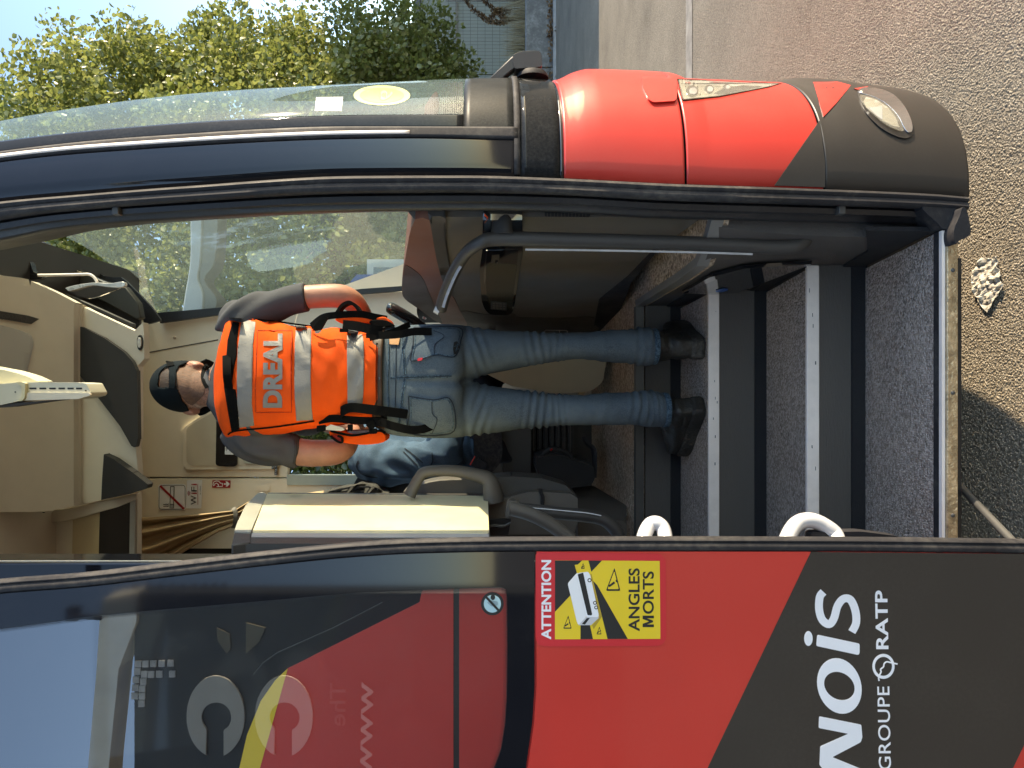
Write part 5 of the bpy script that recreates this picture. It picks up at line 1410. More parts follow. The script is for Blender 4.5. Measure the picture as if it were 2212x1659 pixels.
for leg in (lr, ll):
    V = []; n = 36
    for dx, k in ((-.002, 1.02), (-.011, 1.045), (-.018, 1.04), (-.019, .98)):
        c = sum(leg[-1], Vector((0, 0, 0))) / n
        V += [c + (p - c) * k + Vector((0, 0, dx + .012)) for p in leg[-1]]
    Fc = [(l * n + i, l * n + (i + 1) % n, (l + 1) * n + (i + 1) % n, (l + 1) * n + i) for l in range(3) for i in range(n)]
    mesh('hem', V, Fc, M['denim_edge'], jeans, True, solid=.002)

# shirt, arms and head
def sfold(p, n_):
    return .007 * nz(p, (8, 8, 7)) + .006 * math.sin(60 * p.z + 60 * abs(p.x) + 7 * nz(p, (6, 6, 6))) * (.45 + nz(p, (7, 7, 7), 4))
tor = dense_rings([(452, 800, 876, 2.545, .056), (461, 792, 884, 2.535, .066), (472, 772, 902, 2.52, .080), (485, 735, 930, 2.505, .09), (500, 698, 948, 2.495, .108), (560, 698, 944, 2.478, .122), (640, 706, 928, 2.468, .124), (720, 713, 918, 2.462, .118), (800, 716, 914, 2.46, .108), (826, 718, 912, 2.46, .104)], 40, 44, 2.4)
slR = tube_geo([P(508, 722, 2.49), P(520, 692, 2.49), P(570, 668, 2.492), (P(630, 648, 2.495)), P(664, 641, 2.497)], [.066, .068, .058, .052, .050], 22, 5)
slL = tube_geo([P(512, 920, 2.49), P(530, 942, 2.49), P(575, 962, 2.495), P(620, 972, 2.505), P(648, 977, 2.51)], [.066, .070, .064, .057, .054], 22, 5)
shirt = fuse('t_shirt', [loft_geo(tor), slR, slL], M['tshirt'], insp, .0065, 4, sfold)
V, Fc = tube_geo([P(462, 796, 2.515), P(455, 816, 2.486), P(452, 838, 2.478), P(455, 860, 2.486), P(463, 882, 2.52)], .009, 8, 6)
mesh('collar', V, Fc, M['tshirt'], shirt)

ts_ = on(bvh_of(shirt), 2.45)
for q in ([(655, 616), (660, 640), (662, 668)], [(651, 617), (656, 640), (658, 668)], [(640, 950), (641, 975), (637, 1004)], [(636, 950), (637, 975), (633, 1003)]):
    plate('sleeve_seam', ribbon(q, 1.0), ts_, M['bag'], shirt, .002, step=4, off=.0025)
HC = P(405, 836, 2.60); tilt = Matrix.Rotation(R(-24), 3, 'X') @ Matrix.Rotation(R(8), 3, 'Y')
def E(c, r, rot=None): return ellipsoid_geo(c, r, rot)
def hl3(v): return HC + tilt @ Vector(v)
def hand_geos(wr, dirn, palm_n):
    d = dirn.normalized(); nn = (palm_n - d * palm_n.dot(d)).normalized(); s = d.cross(nn)
    rot = Matrix((s, d, nn)).transposed()
    g = [E(wr + d * .045, (.040, .052, .015), rot)]
    for k, L in ((-1.5, .062), (-.5, .075), (.5, .070), (1.5, .055)):
        b = wr + d * .085 + s * (k * .018)
        g.append(tube_geo([b, b + d * L * .45 - nn * .006, b + d * L * .8 - nn * .022, b + d * L * .9 - nn * .035], [.0095, .009, .0082, .007], 10, 3))
    b = wr + d * .03 - s * .036
    g.append(tube_geo([b, b + d * .025 - s * .018 - nn * .008, b + d * .05 - s * .02 - nn * .018], [.012, .0105, .009], 10, 3))
    return g
body_g = [
    E(HC, (.078, .098, .112), tilt), E(hl3((0, -.035, .008)), (.073, .070, .088), tilt), E(hl3((0, .035, -.065)), (.060, .062, .060), tilt),
    E(hl3((0, .100, -.028)), (.013, .022, .026), tilt),
    tube_geo([P(490, 842, 2.525), P(465, 842, 2.535), P(440, 838, 2.565), P(415, 836, 2.59)], [.075, .062, .060, .064], 22, 5),
]
for sx in (1, -1):
    body_g.append(E(hl3((sx * .085, -.010, -.028)), (.010, .019, .030), tilt @ Matrix.Rotation(R(-20 * sx), 3, 'Z')))
    body_g.append(E(hl3((sx * .079, .006, -.036)), (.014, .016, .024), tilt))
in_t = [[c_ + (p - c_) * .90 for p in r] for r in tor for c_ in [sum(r, Vector((0, 0, 0))) / len(r)]]
body_g.append(loft_geo(in_t))
body_g.append(tube_geo([P(500, 712, 2.49), P(560, 672, 2.492), P(640, 646, 2.497), P(690, 640, 2.50), P(735, 640, 2.51), P(760, 650, 2.53), P(775, 668, 2.58), P(788, 690, 2.66), P(795, 708, 2.74)], [.05, .046, .041, .040, .041, .038, .036, .032, .025], 20, 5))
body_g.append(tube_geo([P(512, 935, 2.49), P(580, 962, 2.50), P(650, 977, 2.51), P(690, 979, 2.515), P(725, 976, 2.53), P(745, 966, 2.56), P(755, 950, 2.63), P(765, 930, 2.72)], [.05, .05, .047, .046, .044, .040, .035, .027], 20, 5))
body_g += hand_geos(P(797, 714, 2.76), Vector((-.35, .5, -.15)), Vector((.2, .3, 1)))
body_g += hand_geos(P(766, 926, 2.74), Vector((.35, .5, -.05)), Vector((-.2, .3, 1)))
for heel, lg in (((.143, 2.47), lr), ((-.10, 2.48), ll)):
    cs = [sum(r, Vector((0, 0, 0))) / len(r) for r in lg]
    body_g.append(tube_geo([cs[0] + Vector((0, 0, .12)), cs[0], cs[20], cs[40], cs[52]], [.06, .065, .045, .038, .030], 16, 3))
skin_m = M['skin']
body = fuse('body', body_g, skin_m, insp, .006, 3)
bd = bvh_of(body); on_b = on(bd, 2.52)
# short hair below the cap, thinning out towards the neck
hm = bpy.data.materials['short cropped hair']
hv = []; hf = []
hz_ = zJ([(300, 850), (300, 990), (340, 1070), (400, 1140), (450, 1165), (520, 1110), (560, 1060), (575, 960), (540, 880), (500, 840), (455, 810), (420, 795), (380, 790), (340, 810)])
plate('nape_hair', hz_, on_b, M['fuzz'], body, .006, step=3, off=.0035)
plate('crown_hair', zJ([(150, 860), (150, 1005), (250, 1012), (310, 995), (305, 850), (235, 822), (190, 835)]), on_b, hm, body, .006, step=4, off=.008)
plate('neck_cord', ribbon(zJ([(590, 790), (562, 820), (548, 880), (556, 940), (588, 1000)]), 8), on_b, M['webbing'], body, .006, step=4, off=.005)
r2 = random.Random(3)
for k in range(1500):
    x = r2.uniform(385, 470); y = r2.uniform(778, 885)
    if not inside([(385, 775), (400, 885), (430, 884), (450, 868), (468, 850), (462, 815), (440, 790)], x, y): continue
    a = P(x, y, on_b(x, y)); a -= (a - Vector((0, 0, H))).normalized() * .001
    l = r2.uniform(2.5, 6); b = P(x + l, y + r2.uniform(-1.5, 1.5), on_b(x + l, y)); b -= (b - Vector((0, 0, H))).normalized() * .0035
    c = a + Vector((.0007, 0, 0))
    o = len(hv); hv += [a, c, b]; hf.append((o, o + 1, o + 2))
mesh('hair', hv, hf, hm, body, False, recalc=False)
for sx in (1, -1):
    e = mesh('eye', *E(hl3((sx * .031, .082, .004)), (.012, .012, .012)), M['white'], body)
    mesh('pupil', *E(hl3((sx * .031, .0925, .004)), (.005, .003, .005)), M['black'], e)
mesh('mouth', *E(hl3((0, .088, -.070)), (.024, .010, .006), tilt), mat('lips', (.40, .13, .10), .5), body)
gl_ = tube('glasses', [hl3((-.083, -.012, .000)), hl3((-.084, .03, .002)), hl3((-.078, .085, .004)), hl3((-.03, .108, .002)), hl3((.03, .108, .002)), hl3((.078, .085, .004)), hl3((.084, .03, .002)), hl3((.083, -.012, 0))], .0032, M['black'], insp, 8, 3)

# cap with an arched opening above the strap
cz = zJ([(430, 1252), (395, 1160), (350, 1085), (312, 1010), (296, 940), (300, 850), (330, 800), (425, 757), (425, 700), (280, 690), (60, 760), (60, 1100), (150, 1300)])
hole = zJ([(132, 990), (140, 880), (165, 838), (200, 812), (232, 800), (240, 840), (236, 900), (240, 1000), (200, 1000), (165, 1005)])
CC = hl3((0, -.004, .012)); cr = (.0885, .108, .112)
nu_, nv_ = 110, 80
V = []; keep = []
for i in range(nv_ + 1):
    th = math.pi * i / nv_ * .72
    for j in range(nu_):
        ph = 2 * math.pi * j / nu_
        V.append(CC + tilt @ Vector((cr[0] * math.sin(th) * math.cos(ph), cr[1] * math.sin(th) * math.sin(ph), cr[2] * math.cos(th))))
for i in range(nv_):
    for j in range(nu_):
        a = i * nu_ + j; b = i * nu_ + (j + 1) % nu_
        f = (a, b, b + nu_, a + nu_)
        c = sum((V[q] for q in f), Vector((0, 0, 0))) / 4
        lc_ = tilt.transposed() @ (c - CC)
        x, y = proj(c)
        if lc_.y < .03:
            if c.y < CC.y + .03 and (not inside(cz, x, y) or inside(hole, x, y)): continue
            if c.y >= CC.y + .03 and lc_.z < -.02: continue
        elif lc_.z < .012: continue
        keep.append(f)
cap = mesh('cap', V, keep, M['cap'], insp, True, solid=.004)
bm = bmesh.new(); bm.from_mesh(cap.data); bmesh.ops.delete(bm, geom=[v for v in bm.verts if not v.link_faces], context='VERTS'); bm.to_mesh(cap.data); bm.free()
mesh('cap_button', *E(CC + tilt @ Vector((0, 0, .115)), (.010, .010, .006), tilt), M['cap'], cap)
bv = []; bf = []
for k in range(25):
    a = R(-78 + 156 * k / 24)
    for rr, dz in ((.0, .0), (.075, -.022)):
        q = Vector((math.sin(a) * (.086 + rr * .25), .03 + math.cos(a) * (.072 + rr), .014 + dz - .02 * abs(math.sin(a))))
        bv.append(CC + tilt @ q)
for k in range(24): bf.append((2 * k, 2 * k + 1, 2 * k + 3, 2 * k + 2))
mesh('peak', bv, bf, M['cap'], cap, True, solid=.003)
sb = []
for p in zJ([(250, 775), (262, 800), (272, 880), (268, 950), (262, 1005)]):
    sb.append(P(p[0], p[1], 0.001 + on(bvh_of(cap), 2.5)(p[0], p[1]) - .004))
V, Fc = strip_geo(sb, (0, 0, 1), .020, .003)
mesh('cap_strap', V, Fc, M['cap'], cap)
V, Fc = strip_geo([sb[0] + Vector((.0, -.002, .006)), sb[0] + Vector((.004, -.007, .0)), sb[1] + Vector((0, -.006, 0))], (0, 0, 1), .022, .003)
mesh('cap_strap', V, Fc, M['webbing'], cap)

# the vest
vt = dense_rings([(484, 768, 904, 2.515, .088), (493, 722, 936, 2.505, .104), (504, 690, 951, 2.496, .118), (526, 689, 948, 2.488, .126), (566, 694, 941, 2.478, .133), (610, 699, 934, 2.472, .135), (650, 705, 928, 2.468, .135), (708, 712, 921, 2.463, .131), (768, 716, 914, 2.460, .124), (826, 718, 906, 2.46, .118)], 64, 90, 2.5)
V, Fc = loft_geo(vt, cap=False)
out = []
nn_ = 64
for i, p in enumerate(V):
    c = sum(vt[i // nn_], Vector((0, 0, 0))) / nn_
    d = (p - c).normalized()
    x = 470 + (817 - 470) * (i // nn_) / 89; y = CY - p.x * F / p.y
    f = .0045 * nz(p, (10, 10, 10)) + .0055 * math.sin(.115 * (x - 470) - .09 * (y - 700) + 6 * nz(p, (6, 6, 6))) * max(.1, 1 - (y - 690) / 150) + .0018 * nz(p, (24, 24, 24), 2)
    f += .002 * math.sin(.16 * (x + y * .3) + 3 * nz(p, (6, 6, 6), 7)) * math.exp(-((x - 760) / 60) ** 2)
    out.append(p + d * f)
vest = mesh('vest', out, Fc, M['orange'], insp, True, solid=.004, angle=180)
vb = bvh_of(vest); on_v = on(vb, 2.34)
def vp(name, poly, m, off=.0055, th=.006, step=4, par=None, holes=()): return plate(name, poly, on_v, m, par or vest, th, step=step, off=off, holes=holes, angle=180)
def vl(name, pts, w, m, off=.0065, step=4): return plate(name, ribbon(pts, w), on_v, m, vest, .003, step=step, off=off, angle=180)
vp('reflective_stripe', zJ([(908, 372), (1040, 380), (1012, 600), (1006, 900), (1002, 1150), (1024, 1352), (888, 1372), (868, 1200), (864, 900), (872, 640)]), M['reflex'])
vp('reflective_stripe', zJ([(1410, 425), (1558, 440), (1550, 600), (1545, 900), (1555, 1180), (1568, 1300), (1415, 1308), (1400, 1100), (1396, 900), (1400, 600)]), M['reflex'])
vp('reflective_stripe', zK([(392, 475), (530, 498), (545, 570), (548, 800), (545, 1000), (532, 1170), (395, 1195), (395, 1000), (390, 700)]), M['reflex'])
vp('shoulder_webbing', zJ([(828, 372), (890, 368), (862, 560), (860, 700), (838, 800), (806, 1000), (850, 1020), (872, 1200), (886, 1385), (815, 1405), (778, 1200), (745, 1000), (742, 800), (768, 700), (778, 560)]), M['webbing'], .0075, .006)
loop_ = zJ([(770, 700), (772, 800), (775, 900), (790, 1005)])
V, Fc = strip_geo([P(*p, on_v(*p) - o_) for p, o_ in zip(loop_, (.006, .028, .030, .006))], (0, 0, 1), .026, .003)
mesh('grab_loop', V, Fc, M['webbing'], vest)
pn = vp('name_panel', zJ([(1055, 468), (1376, 472), (1366, 850), (1370, 1228), (1040, 1230), (1036, 1000), (1046, 700)]), M['orange'], .006, .006)
pb = zJ([(1055, 468), (1376, 472), (1366, 850), (1370, 1228), (1040, 1230), (1036, 1000), (1046, 700), (1055, 468)])
for a, b in zip(pb[:-1], pb[1:]): vl('panel_edge', [a, b], 1.1, mat('dark orange seam', (.45, .035, .006), .8) if 'dark orange seam' not in bpy.data.materials else bpy.data.materials['dark orange seam'], .0075)
put_text('panel_lettering', 'DREAL', (*zJ([(1283, 1186)]), *zJ([(1287, 498)]), *zJ([(1105, 1186)])), on_v, M['reflex'], vest, .001, .0095, .05, 0, 1.02, split=2)
vp('hem_binding', zK([(660, 585), (695, 585), (690, 900), (688, 1165), (660, 1170), (655, 900)]), M['webbing'], .0065, .005)
for e in (zJ([(780, 1435), (860, 1400), (1150, 1372), (1400, 1338), (1580, 1310)]), zJ([(790, 350), (900, 358), (1200, 382), (1400, 410), (1570, 432)])):
    vl('edge_binding', e, 3.4, M['webbing'], .0068)
vp('strap_anchor', zJ([(1565, 440), (1640, 445), (1635, 475), (1565, 470)]), M['webbing'], .005, .004, None)
# neck edge
nk = [vt[0][i] for i in range(30, 64)] + [vt[0][0], vt[0][1]]
V, Fc = tube_geo(nk, .0045, 8, 2)
mesh('neck_binding', V, Fc, M['webbing'], vest)
# side straps, buckles and pouches
def strap(pts, w, Y0, m='webbing', wd=(1, 0, 0)):
    q = []
    for x, y, dy in pts:
        q.append(P(x, y, Y0 + dy))
    V, Fc = strip_geo(q, wd, w, .0035)
    return mesh('strap', V, Fc, M[m], vest)
k_ = lambda *a: zK([a[:2]])[0] + (a[2],)
strap([k_(60, 430, .02), k_(170, 350, -.005), k_(330, 325, 0), k_(520, 320, .03), k_(650, 345, .05), k_(760, 365, .06)], .022, 2.36)
strap([k_(355, 415, .0), k_(480, 430, -.02), k_(620, 462, -.025), k_(720, 475, -.015)], .030, 2.36)
strap([k_(600, 540, .0), k_(720, 510, -.014), k_(860, 465, -.006), k_(970, 412, .03)], .020, 2.35)
strap([k_(570, 505, .01), k_(720, 515, -.01), k_(880, 505, -.015), k_(1000, 482, -.012), k_(1175, 480, -.006)], .024, 2.345)
strap([k_(335, 1245, .01), k_(350, 1215, -.005), k_(420, 1185, -.012), k_(560, 1195, -.016), k_(760, 1220, -.014), k_(950, 1245, -.004)], .030, 2.345)
strap([k_(130, 1305, .02), k_(260, 1285, .0), k_(450, 1300, -.01), k_(620, 1305, -.005), k_(760, 1300, .01)], .024, 2.36)
strap([k_(570, 1320, .0), k_(700, 1320, -.02), k_(820, 1355, -.03), k_(980, 1390, -.03), k_(1120, 1375, -.02), k_(1300, 1290, .002)], .026, 2.36)
for q, r_ in ((zK([(80, 430), (170, 335), (215, 350), (150, 465), (75, 470)]), 3), (zK([(320, 455), (395, 450), (395, 485), (320, 485)]), 2), (zK([(565, 1345), (620, 1290), (665, 1350), (610, 1400)]), 3), (zK([(110, 1350), (190, 1345), (190, 1400), (110, 1410)]), 3), (zK([(395, 1340), (440, 1340), (440, 1400), (395, 1400)]), 2), (zK([(590, 1385), (665, 1375), (668, 1425), (600, 1430)]), 3)):
    plate('buckle', rnd(q, r_), 2.342, M['webbing'], vest, .012, bevel=.002)
plate('pouch', smooth_poly(zK([(225, 1405), (330, 1400), (450, 1430), (560, 1420), (690, 1400), (745, 1440), (725, 1505), (560, 1528), (430, 1520), (340, 1505), (260, 1470)]), 3), 2.40, M['orange'], vest, .10, bevel=.012)
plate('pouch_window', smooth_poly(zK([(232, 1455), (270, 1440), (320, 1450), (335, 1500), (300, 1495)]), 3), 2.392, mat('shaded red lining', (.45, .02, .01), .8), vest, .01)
V, Fc = strip_geo([P(*p, 2.388) for p in zK([(305, 1445), (345, 1465), (345, 1505), (310, 1500), (265, 1470), (240, 1445)])], (0, 1, 0), .012, .006); mesh('pouch_binding', V, Fc, M['webbing'], vest)
V, Fc = strip_geo([P(*p, 2.388) for p in zK([(240, 1400), (420, 1440), (560, 1425), (690, 1398), (745, 1420)])], (0, 1, 0), .012, .007); mesh('pouch_binding', V, Fc, M['webbing'], vest)
plate('inner_pocket', smooth_poly(zK([(400, 1400), (600, 1395), (690, 1400), (600, 1440), (430, 1430)]), 3), 2.41, M['reflex'], vest, .06, bevel=.006)
plate('white_label', zK([(195, 1365), (240, 1340), (355, 1370), (370, 1392), (330, 1400), (195, 1390)]), 2.345, M['paper'], vest, .002)
plate('pouch', smooth_poly(zK([(280, 360), (400, 330), (520, 322), (640, 350), (745, 345), (790, 402), (700, 412), (560, 400), (420, 415), (330, 400)]), 3), 2.41, M['orange'], vest, .10, bevel=.01)
plate('pouch_flap', smooth_poly(zK([(600, 380), (720, 370), (800, 400), (820, 430), (640, 432)]), 3), 2.40, M['webbing'], vest, .02, bevel=.003)
V, Fc = strip_geo([P(*p, 2.43) for p in zK([(300, 330), (350, 250), (420, 215), (480, 250), (515, 300)])], (0, 1, 0), .05, .01); mesh('radio_strap', V, Fc, M['webbing'], vest)

# belt and its patch
bl_ = dense_rings([(813, 712, 922, 2.462, .112), (820, 710, 926, 2.462, .114), (836, 708, 931, 2.460, .117)], 48, 5, 2.4)
V, Fc = loft_geo(bl_, cap=False)
belt = mesh('belt', V, Fc, M['belt'], insp, True, solid=.003)
on_t = on(bvh_of(belt), 2.34)
plate('jeans_patch', zK([(782, 545), (880, 532), (868, 602), (785, 597)]), on_j, M['patch'], jeans, .004, off=.007, step=8)
plate('belt_loop', zK([(684, 898), (806, 894), (810, 930), (686, 930)]), lambda x, y: on_t(min(x, 834), y), M['denim'], jeans, .006, off=.006, step=8)

# ------------------------------------------------------------------ the driver behind
drv = thing('person', (-.30, 3.25, Z3 + .45), 'person in light blue denim shirt sitting at the wheel, mostly hidden behind the vest', 'person')
YDv = 3.18
dhead = P(672, 888, YDv + .08)
def dfold(p, n_): return .012 * nz(p, (7, 7, 7)) - .022 * abs(nz(p, (11, 11, 8), 6)) + .011 * math.sin(55 * p.z - 45 * p.x + 9 * nz(p, (5, 5, 5))) * (.35 + nz(p, (6, 6, 6), 3))
torso = tube_geo([P(1030, 985, YDv + .1), P(960, 990, YDv + .1), P(860, 978, YDv + .1), P(800, 962, YDv + .1), P(762, 930, YDv + .1)], [.125, .125, .13, .12, .075], 24, 5)
slv = tube_geo([P(786, 972, YDv + .02), P(808, 992, YDv - .07), P(860, 1000, YDv - .10), P(925, 992, YDv - .10), P(962, 965, YDv - .10), P(965, 930, YDv - .09)], [.09, .105, .098, .092, .085, .070], 22, 5)
shirt_d = fuse('denim_shirt', [torso, slv], M['denim_light'], drv, .010, 4, dfold)
db_ = on(bvh_of(shirt_d), YDv)
for q in (zQ([(470, 110), (455, 160), (490, 220), (560, 250), (640, 262)]), zQ([(880, 0), (960, 60), (1040, 130)]), zQ([(870, 30), (930, 90), (990, 150)]), zQ([(1120, 40), (1128, 110), (1110, 150)])):
    plate('sleeve_seam', ribbon(q, 2.2), db_, M['denim_dark'], shirt_d, .003, step=5, off=.004)
fuse('trousers', [tube_geo([P(1060, 1000, YDv + .1), P(1050, 930, YDv + .12), P(1044, 860, YDv + .28), P(1040, 800, YDv + .38)], [.13, .11, .095, .085], 20, 4),
                  tube_geo([P(1042, 800, YDv + .38), P(1150, 790, YDv + .40), P(1250, 780, YDv + .42)], [.085, .07, .055], 18, 4)], mat('dark navy trousers', (.016, .020, .032), .85, var=.2, bump=.4, bscale=300), drv, .012, 4, dfold)
fuse('body', [E(dhead, (.095, .082, .115)), E(dhead + Vector((.05, 0, -.05)), (.06, .06, .06)), E(dhead + Vector((.10, 0, -.01)), (.02, .013, .022)),
              E(dhead + Vector((-.01, -.085, -.01)), (.02, .012, .03)), tube_geo([P(790, 945, YDv + .1), P(740, 920, YDv + .09), P(700, 900, YDv + .08)], [.07, .06, .06], 18, 3),
              tube_geo([P(1000, 985, YDv + .1), P(860, 975, YDv + .1), P(790, 955, YDv + .1)], [.08, .09, .06], 16, 3),
              tube_geo([P(930, 985, YDv - .09), P(962, 940, YDv - .09), P(950, 890, YDv - .06), P(940, 850, YDv - .02)], [.045, .045, .036, .026], 16, 4)]
     + hand_geos(P(940, 846, YDv - .02), Vector((.5, .15, .1)), Vector((0, -.2, 1))), M['skin'], drv, .009, 3)
mesh('hair', *E(dhead + Vector((-.012, .0, .022)), (.098, .088, .108)), M['hair'], drv)
for k in (0, 1):
    mesh('eye', *E(dhead + Vector((.083, -.032 + .064 * k, .005)), (.012, .012, .012)), M['white'], drv)

# things lying about
jkt = thing('jacket', P(800, 1060, 2.95), 'crumpled grey canvas jacket lying behind the cream board', 'jacket')
plate('jacket_cloth', smooth_poly(zQ([(170, 395), (260, 368), (330, 348), (420, 338), (470, 318), (560, 318), (640, 352), (695, 385), (690, 420), (180, 420)]), 4), lambda x, y: 2.95 + .03 * math.sin(x * .14 + y * .1), M['grey_cloth'], jkt, .08, step=5)
for q in ([(230, 385), (330, 362), (420, 342)], [(400, 372), (470, 345), (560, 342), (640, 368)], [(300, 395), (420, 372), (520, 380)]):
    line_plate('jacket_fold', zQ(q), 3.5, 2.93, M['bag'], jkt, .01)
bag = thing('bag', P(1280, 1030, 3.3), 'black nylon bag lying on the aisle floor beside the driver seat', 'bag')
plate('bag_body', smooth_poly(rnd(zV([(1372, 262), (1430, 236), (1560, 222), (1640, 268), (1780, 300), (1818, 345), (1822, 430), (1792, 482), (1640, 500), (1400, 430), (1365, 340)]), 4, 2), 3), 3.02, M['bag'], bag, .22, bevel=.03)
tube('bag_handle', [P(*p, 3.0) for p in zV([(1420, 240), (1470, 205), (1530, 200), (1600, 225), (1650, 262)])], .010, M['bag'], bag, 10, 5)
tube('zip', [P(*p, 3.015) for p in zV([(1385, 262), (1480, 246), (1580, 252), (1680, 290), (1780, 318)])], .003, M['alu_edge'], bag, 6, 4)
plate('zip_pull', zV([(1476, 205), (1492, 196), (1496, 204), (1482, 218)]), 2.99, M['chrome'], bag, .003)
tube('shoulder_strap', [P(*p, 3.05) for p in zV([(1740, 100), (1770, 160), (1810, 200), (1820, 280), (1815, 420)])], .014, M['bag'], bag, 8, 4, .3)

# crumpled paper on the road
pp = zF([(1905, 200), (1900, 130), (1925, 85), (1965, 40), (1990, 42), (2030, 48), (2060, 30), (2062, 95), (2085, 150), (2072, 180), (2098, 205), (2080, 255), (2050, 290), (2020, 345), (1996, 380), (1950, 325), (1915, 260)])
def gY(x, y): return H * F / (x - VX)
pts, tris, be = fill(pp, 4)
pv = []
for x, y in pts:
    p = P(x, y, gY(x, y)); c = nz(p, (40, 40, 40)); c2 = nz(p, (90, 90, 90), 4)
    pv.append(p + Vector((0, 0, -.002 + .006 + .011 * abs(c) + .004 * c2)))
pap = mesh('paper_scrap', pv, tris, M['paper'], None, False, solid=.001)
tag(pap, 'torn crumpled scrap of pale paper lying on the sunlit road under the entrance sill', 'paper scrap')
# ------------------------------------------------------------------ trees, boundary and buildings beyond the coach
def leaves(name, clumps, n_per, size, m, parent, drop=.35, seed=1):
    """A crown of separate folded leaves gathered in clumps."""
    g = np.random.default_rng(seed)
    c = np.repeat(np.array([q[:3] for q in clumps]), n_per, 0); r = np.repeat(np.array([q[3] for q in clumps]), n_per)
    n = len(c)
    d = g.normal(size=(n, 3)); d /= np.linalg.norm(d, axis=1)[:, None]
    p = c + d * (r * g.uniform(.15, 1.0, n) ** .5)[:, None]
    s = size * g.uniform(.6, 1.25, n)
    # a leaf hangs outward and down
    ax = d + g.normal(size=(n, 3)) * .7; ax[:, 2] -= drop; ax /= np.linalg.norm(ax, axis=1)[:, None]
    up = g.normal(size=(n, 3)) * .6; up[:, 2] += .8
    w = np.cross(ax, up); w /= np.linalg.norm(w, axis=1)[:, None]
    nn = np.cross(w, ax)
    base = p - ax * (s * .5)[:, None]; tip = p + ax * (s * .6)[:, None]
    s1 = s[:, None]
    l1 = p - ax * s1 * .18 + w * s1 * .42 + nn * s1 * .12; l2 = p + ax * s1 * .22 + w * s1 * .34 + nn * s1 * .12
    r1 = p - ax * s1 * .18 - w * s1 * .42 + nn * s1 * .12; r2 = p + ax * s1 * .22 - w * s1 * .34 + nn * s1 * .12
    V = np.stack([base, l1, l2, tip, r2, r1], 1).reshape(-1, 3)
    k = (np.arange(n) * 6)[:, None]
    Fq = np.stack([k + np.array([[0, 3, 2, 1]]), k + np.array([[0, 5, 4, 3]])], 1).reshape(-1, 4)
    b = np.array(base_of(parent))
    me = bpy.data.meshes.new(name)
    me.vertices.add(len(V)); me.vertices.foreach_set('co', (V - b).ravel())
    me.loops.add(Fq.size); me.loops.foreach_set('vertex_index', Fq.ravel().astype(np.int32))
    me.polygons.add(len(Fq)); me.polygons.foreach_set('loop_start', np.arange(0, Fq.size, 4, dtype=np.int32))
    me.update(calc_edges=True); me.materials.append(m)
    o = bpy.data.objects.new(name, me); COL.objects.link(o); o.parent = parent
    return o

def tree(x, y, zc, rx, ry, rz, ncl, nper, size, m, label, seed, cr=(.28, .55), group='trees beyond the coach', twigs=26, extra=()):
    t = thing('tree', (x, y, 0), label, 'tree', group)
    g = random.Random(seed)
    zt = zc - rz * .3
    tube('trunk', [(x, y, -.05), (x + .1, y, zt * .4), (x - .05, y + .1, zt * .8), (x, y, zc + rz * .3)], [.26, .20, .16, .05], M['bark'], t, 10, 3)
    cl = []
    while len(cl) < ncl:
        v = Vector((g.gauss(0, 1), g.gauss(0, 1), g.gauss(0, 1))).normalized()
        k = g.uniform(.25, 1.0) ** .4
        lump = 1 + .18 * noise.noise(v * 2.2 + Vector((seed, 0, 0)))
        p = Vector((x + v.x * rx * k * lump, y + v.y * ry * k * lump, zc + v.z * rz * k * lump))
        if p.z < .8: continue
        cl.append((p.x, p.y, p.z, g.uniform(*cr)))
    for (ex, ey, ez, er, en) in extra:
        for k in range(en):
            v = Vector((g.gauss(0, 1), g.gauss(0, 1), g.gauss(0, 1))).normalized() * er * g.random() ** .4
            cl.append((ex + v.x, ey + v.y, max(.9, ez + v.z), g.uniform(*cr)))
    V = []; Fc = []
    for k in range(twigs):
        c = cl[k * (len(cl) // twigs)]
        a = Vector((x, y, zt * g.uniform(.5, 1.1))); b = Vector(c[:3])
        v, f = tube_geo([a, a.lerp(b, .5) + Vector((0, 0, .3)), b], [.06, .035, .012], 6, 2)
        o = len(V); V += v; Fc += [tuple(i + o for i in q) for q in f]
    mesh('limbs', V, Fc, M['bark'], t, True)
    leaves('crown', cl, nper, size, m, t, seed=seed)
    return t

tree(2.45, 13.2, 5.55, 4.15, 3.4, 4.45, 900, 175, .080, M['leaf'], 'tall sunlit lime tree with dense yellow green crown rising beyond the windscreen', 11, extra=((4.9, 13.0, 3.5, 1.7, 130), (5.6, 13.4, 2.9, 1.1, 50), (3.9, 12.8, 2.6, 1.2, 60)))
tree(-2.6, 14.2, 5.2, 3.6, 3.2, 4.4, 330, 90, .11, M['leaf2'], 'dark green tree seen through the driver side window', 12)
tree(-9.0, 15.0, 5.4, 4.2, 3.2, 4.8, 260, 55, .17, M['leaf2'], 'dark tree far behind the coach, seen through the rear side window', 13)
tree(1.6, 20.5, 5.0, 5.0, 2.5, 4.6, 300, 55, .20, M['leaf2'], 'shaded tree standing behind the sunlit lime tree', 14)

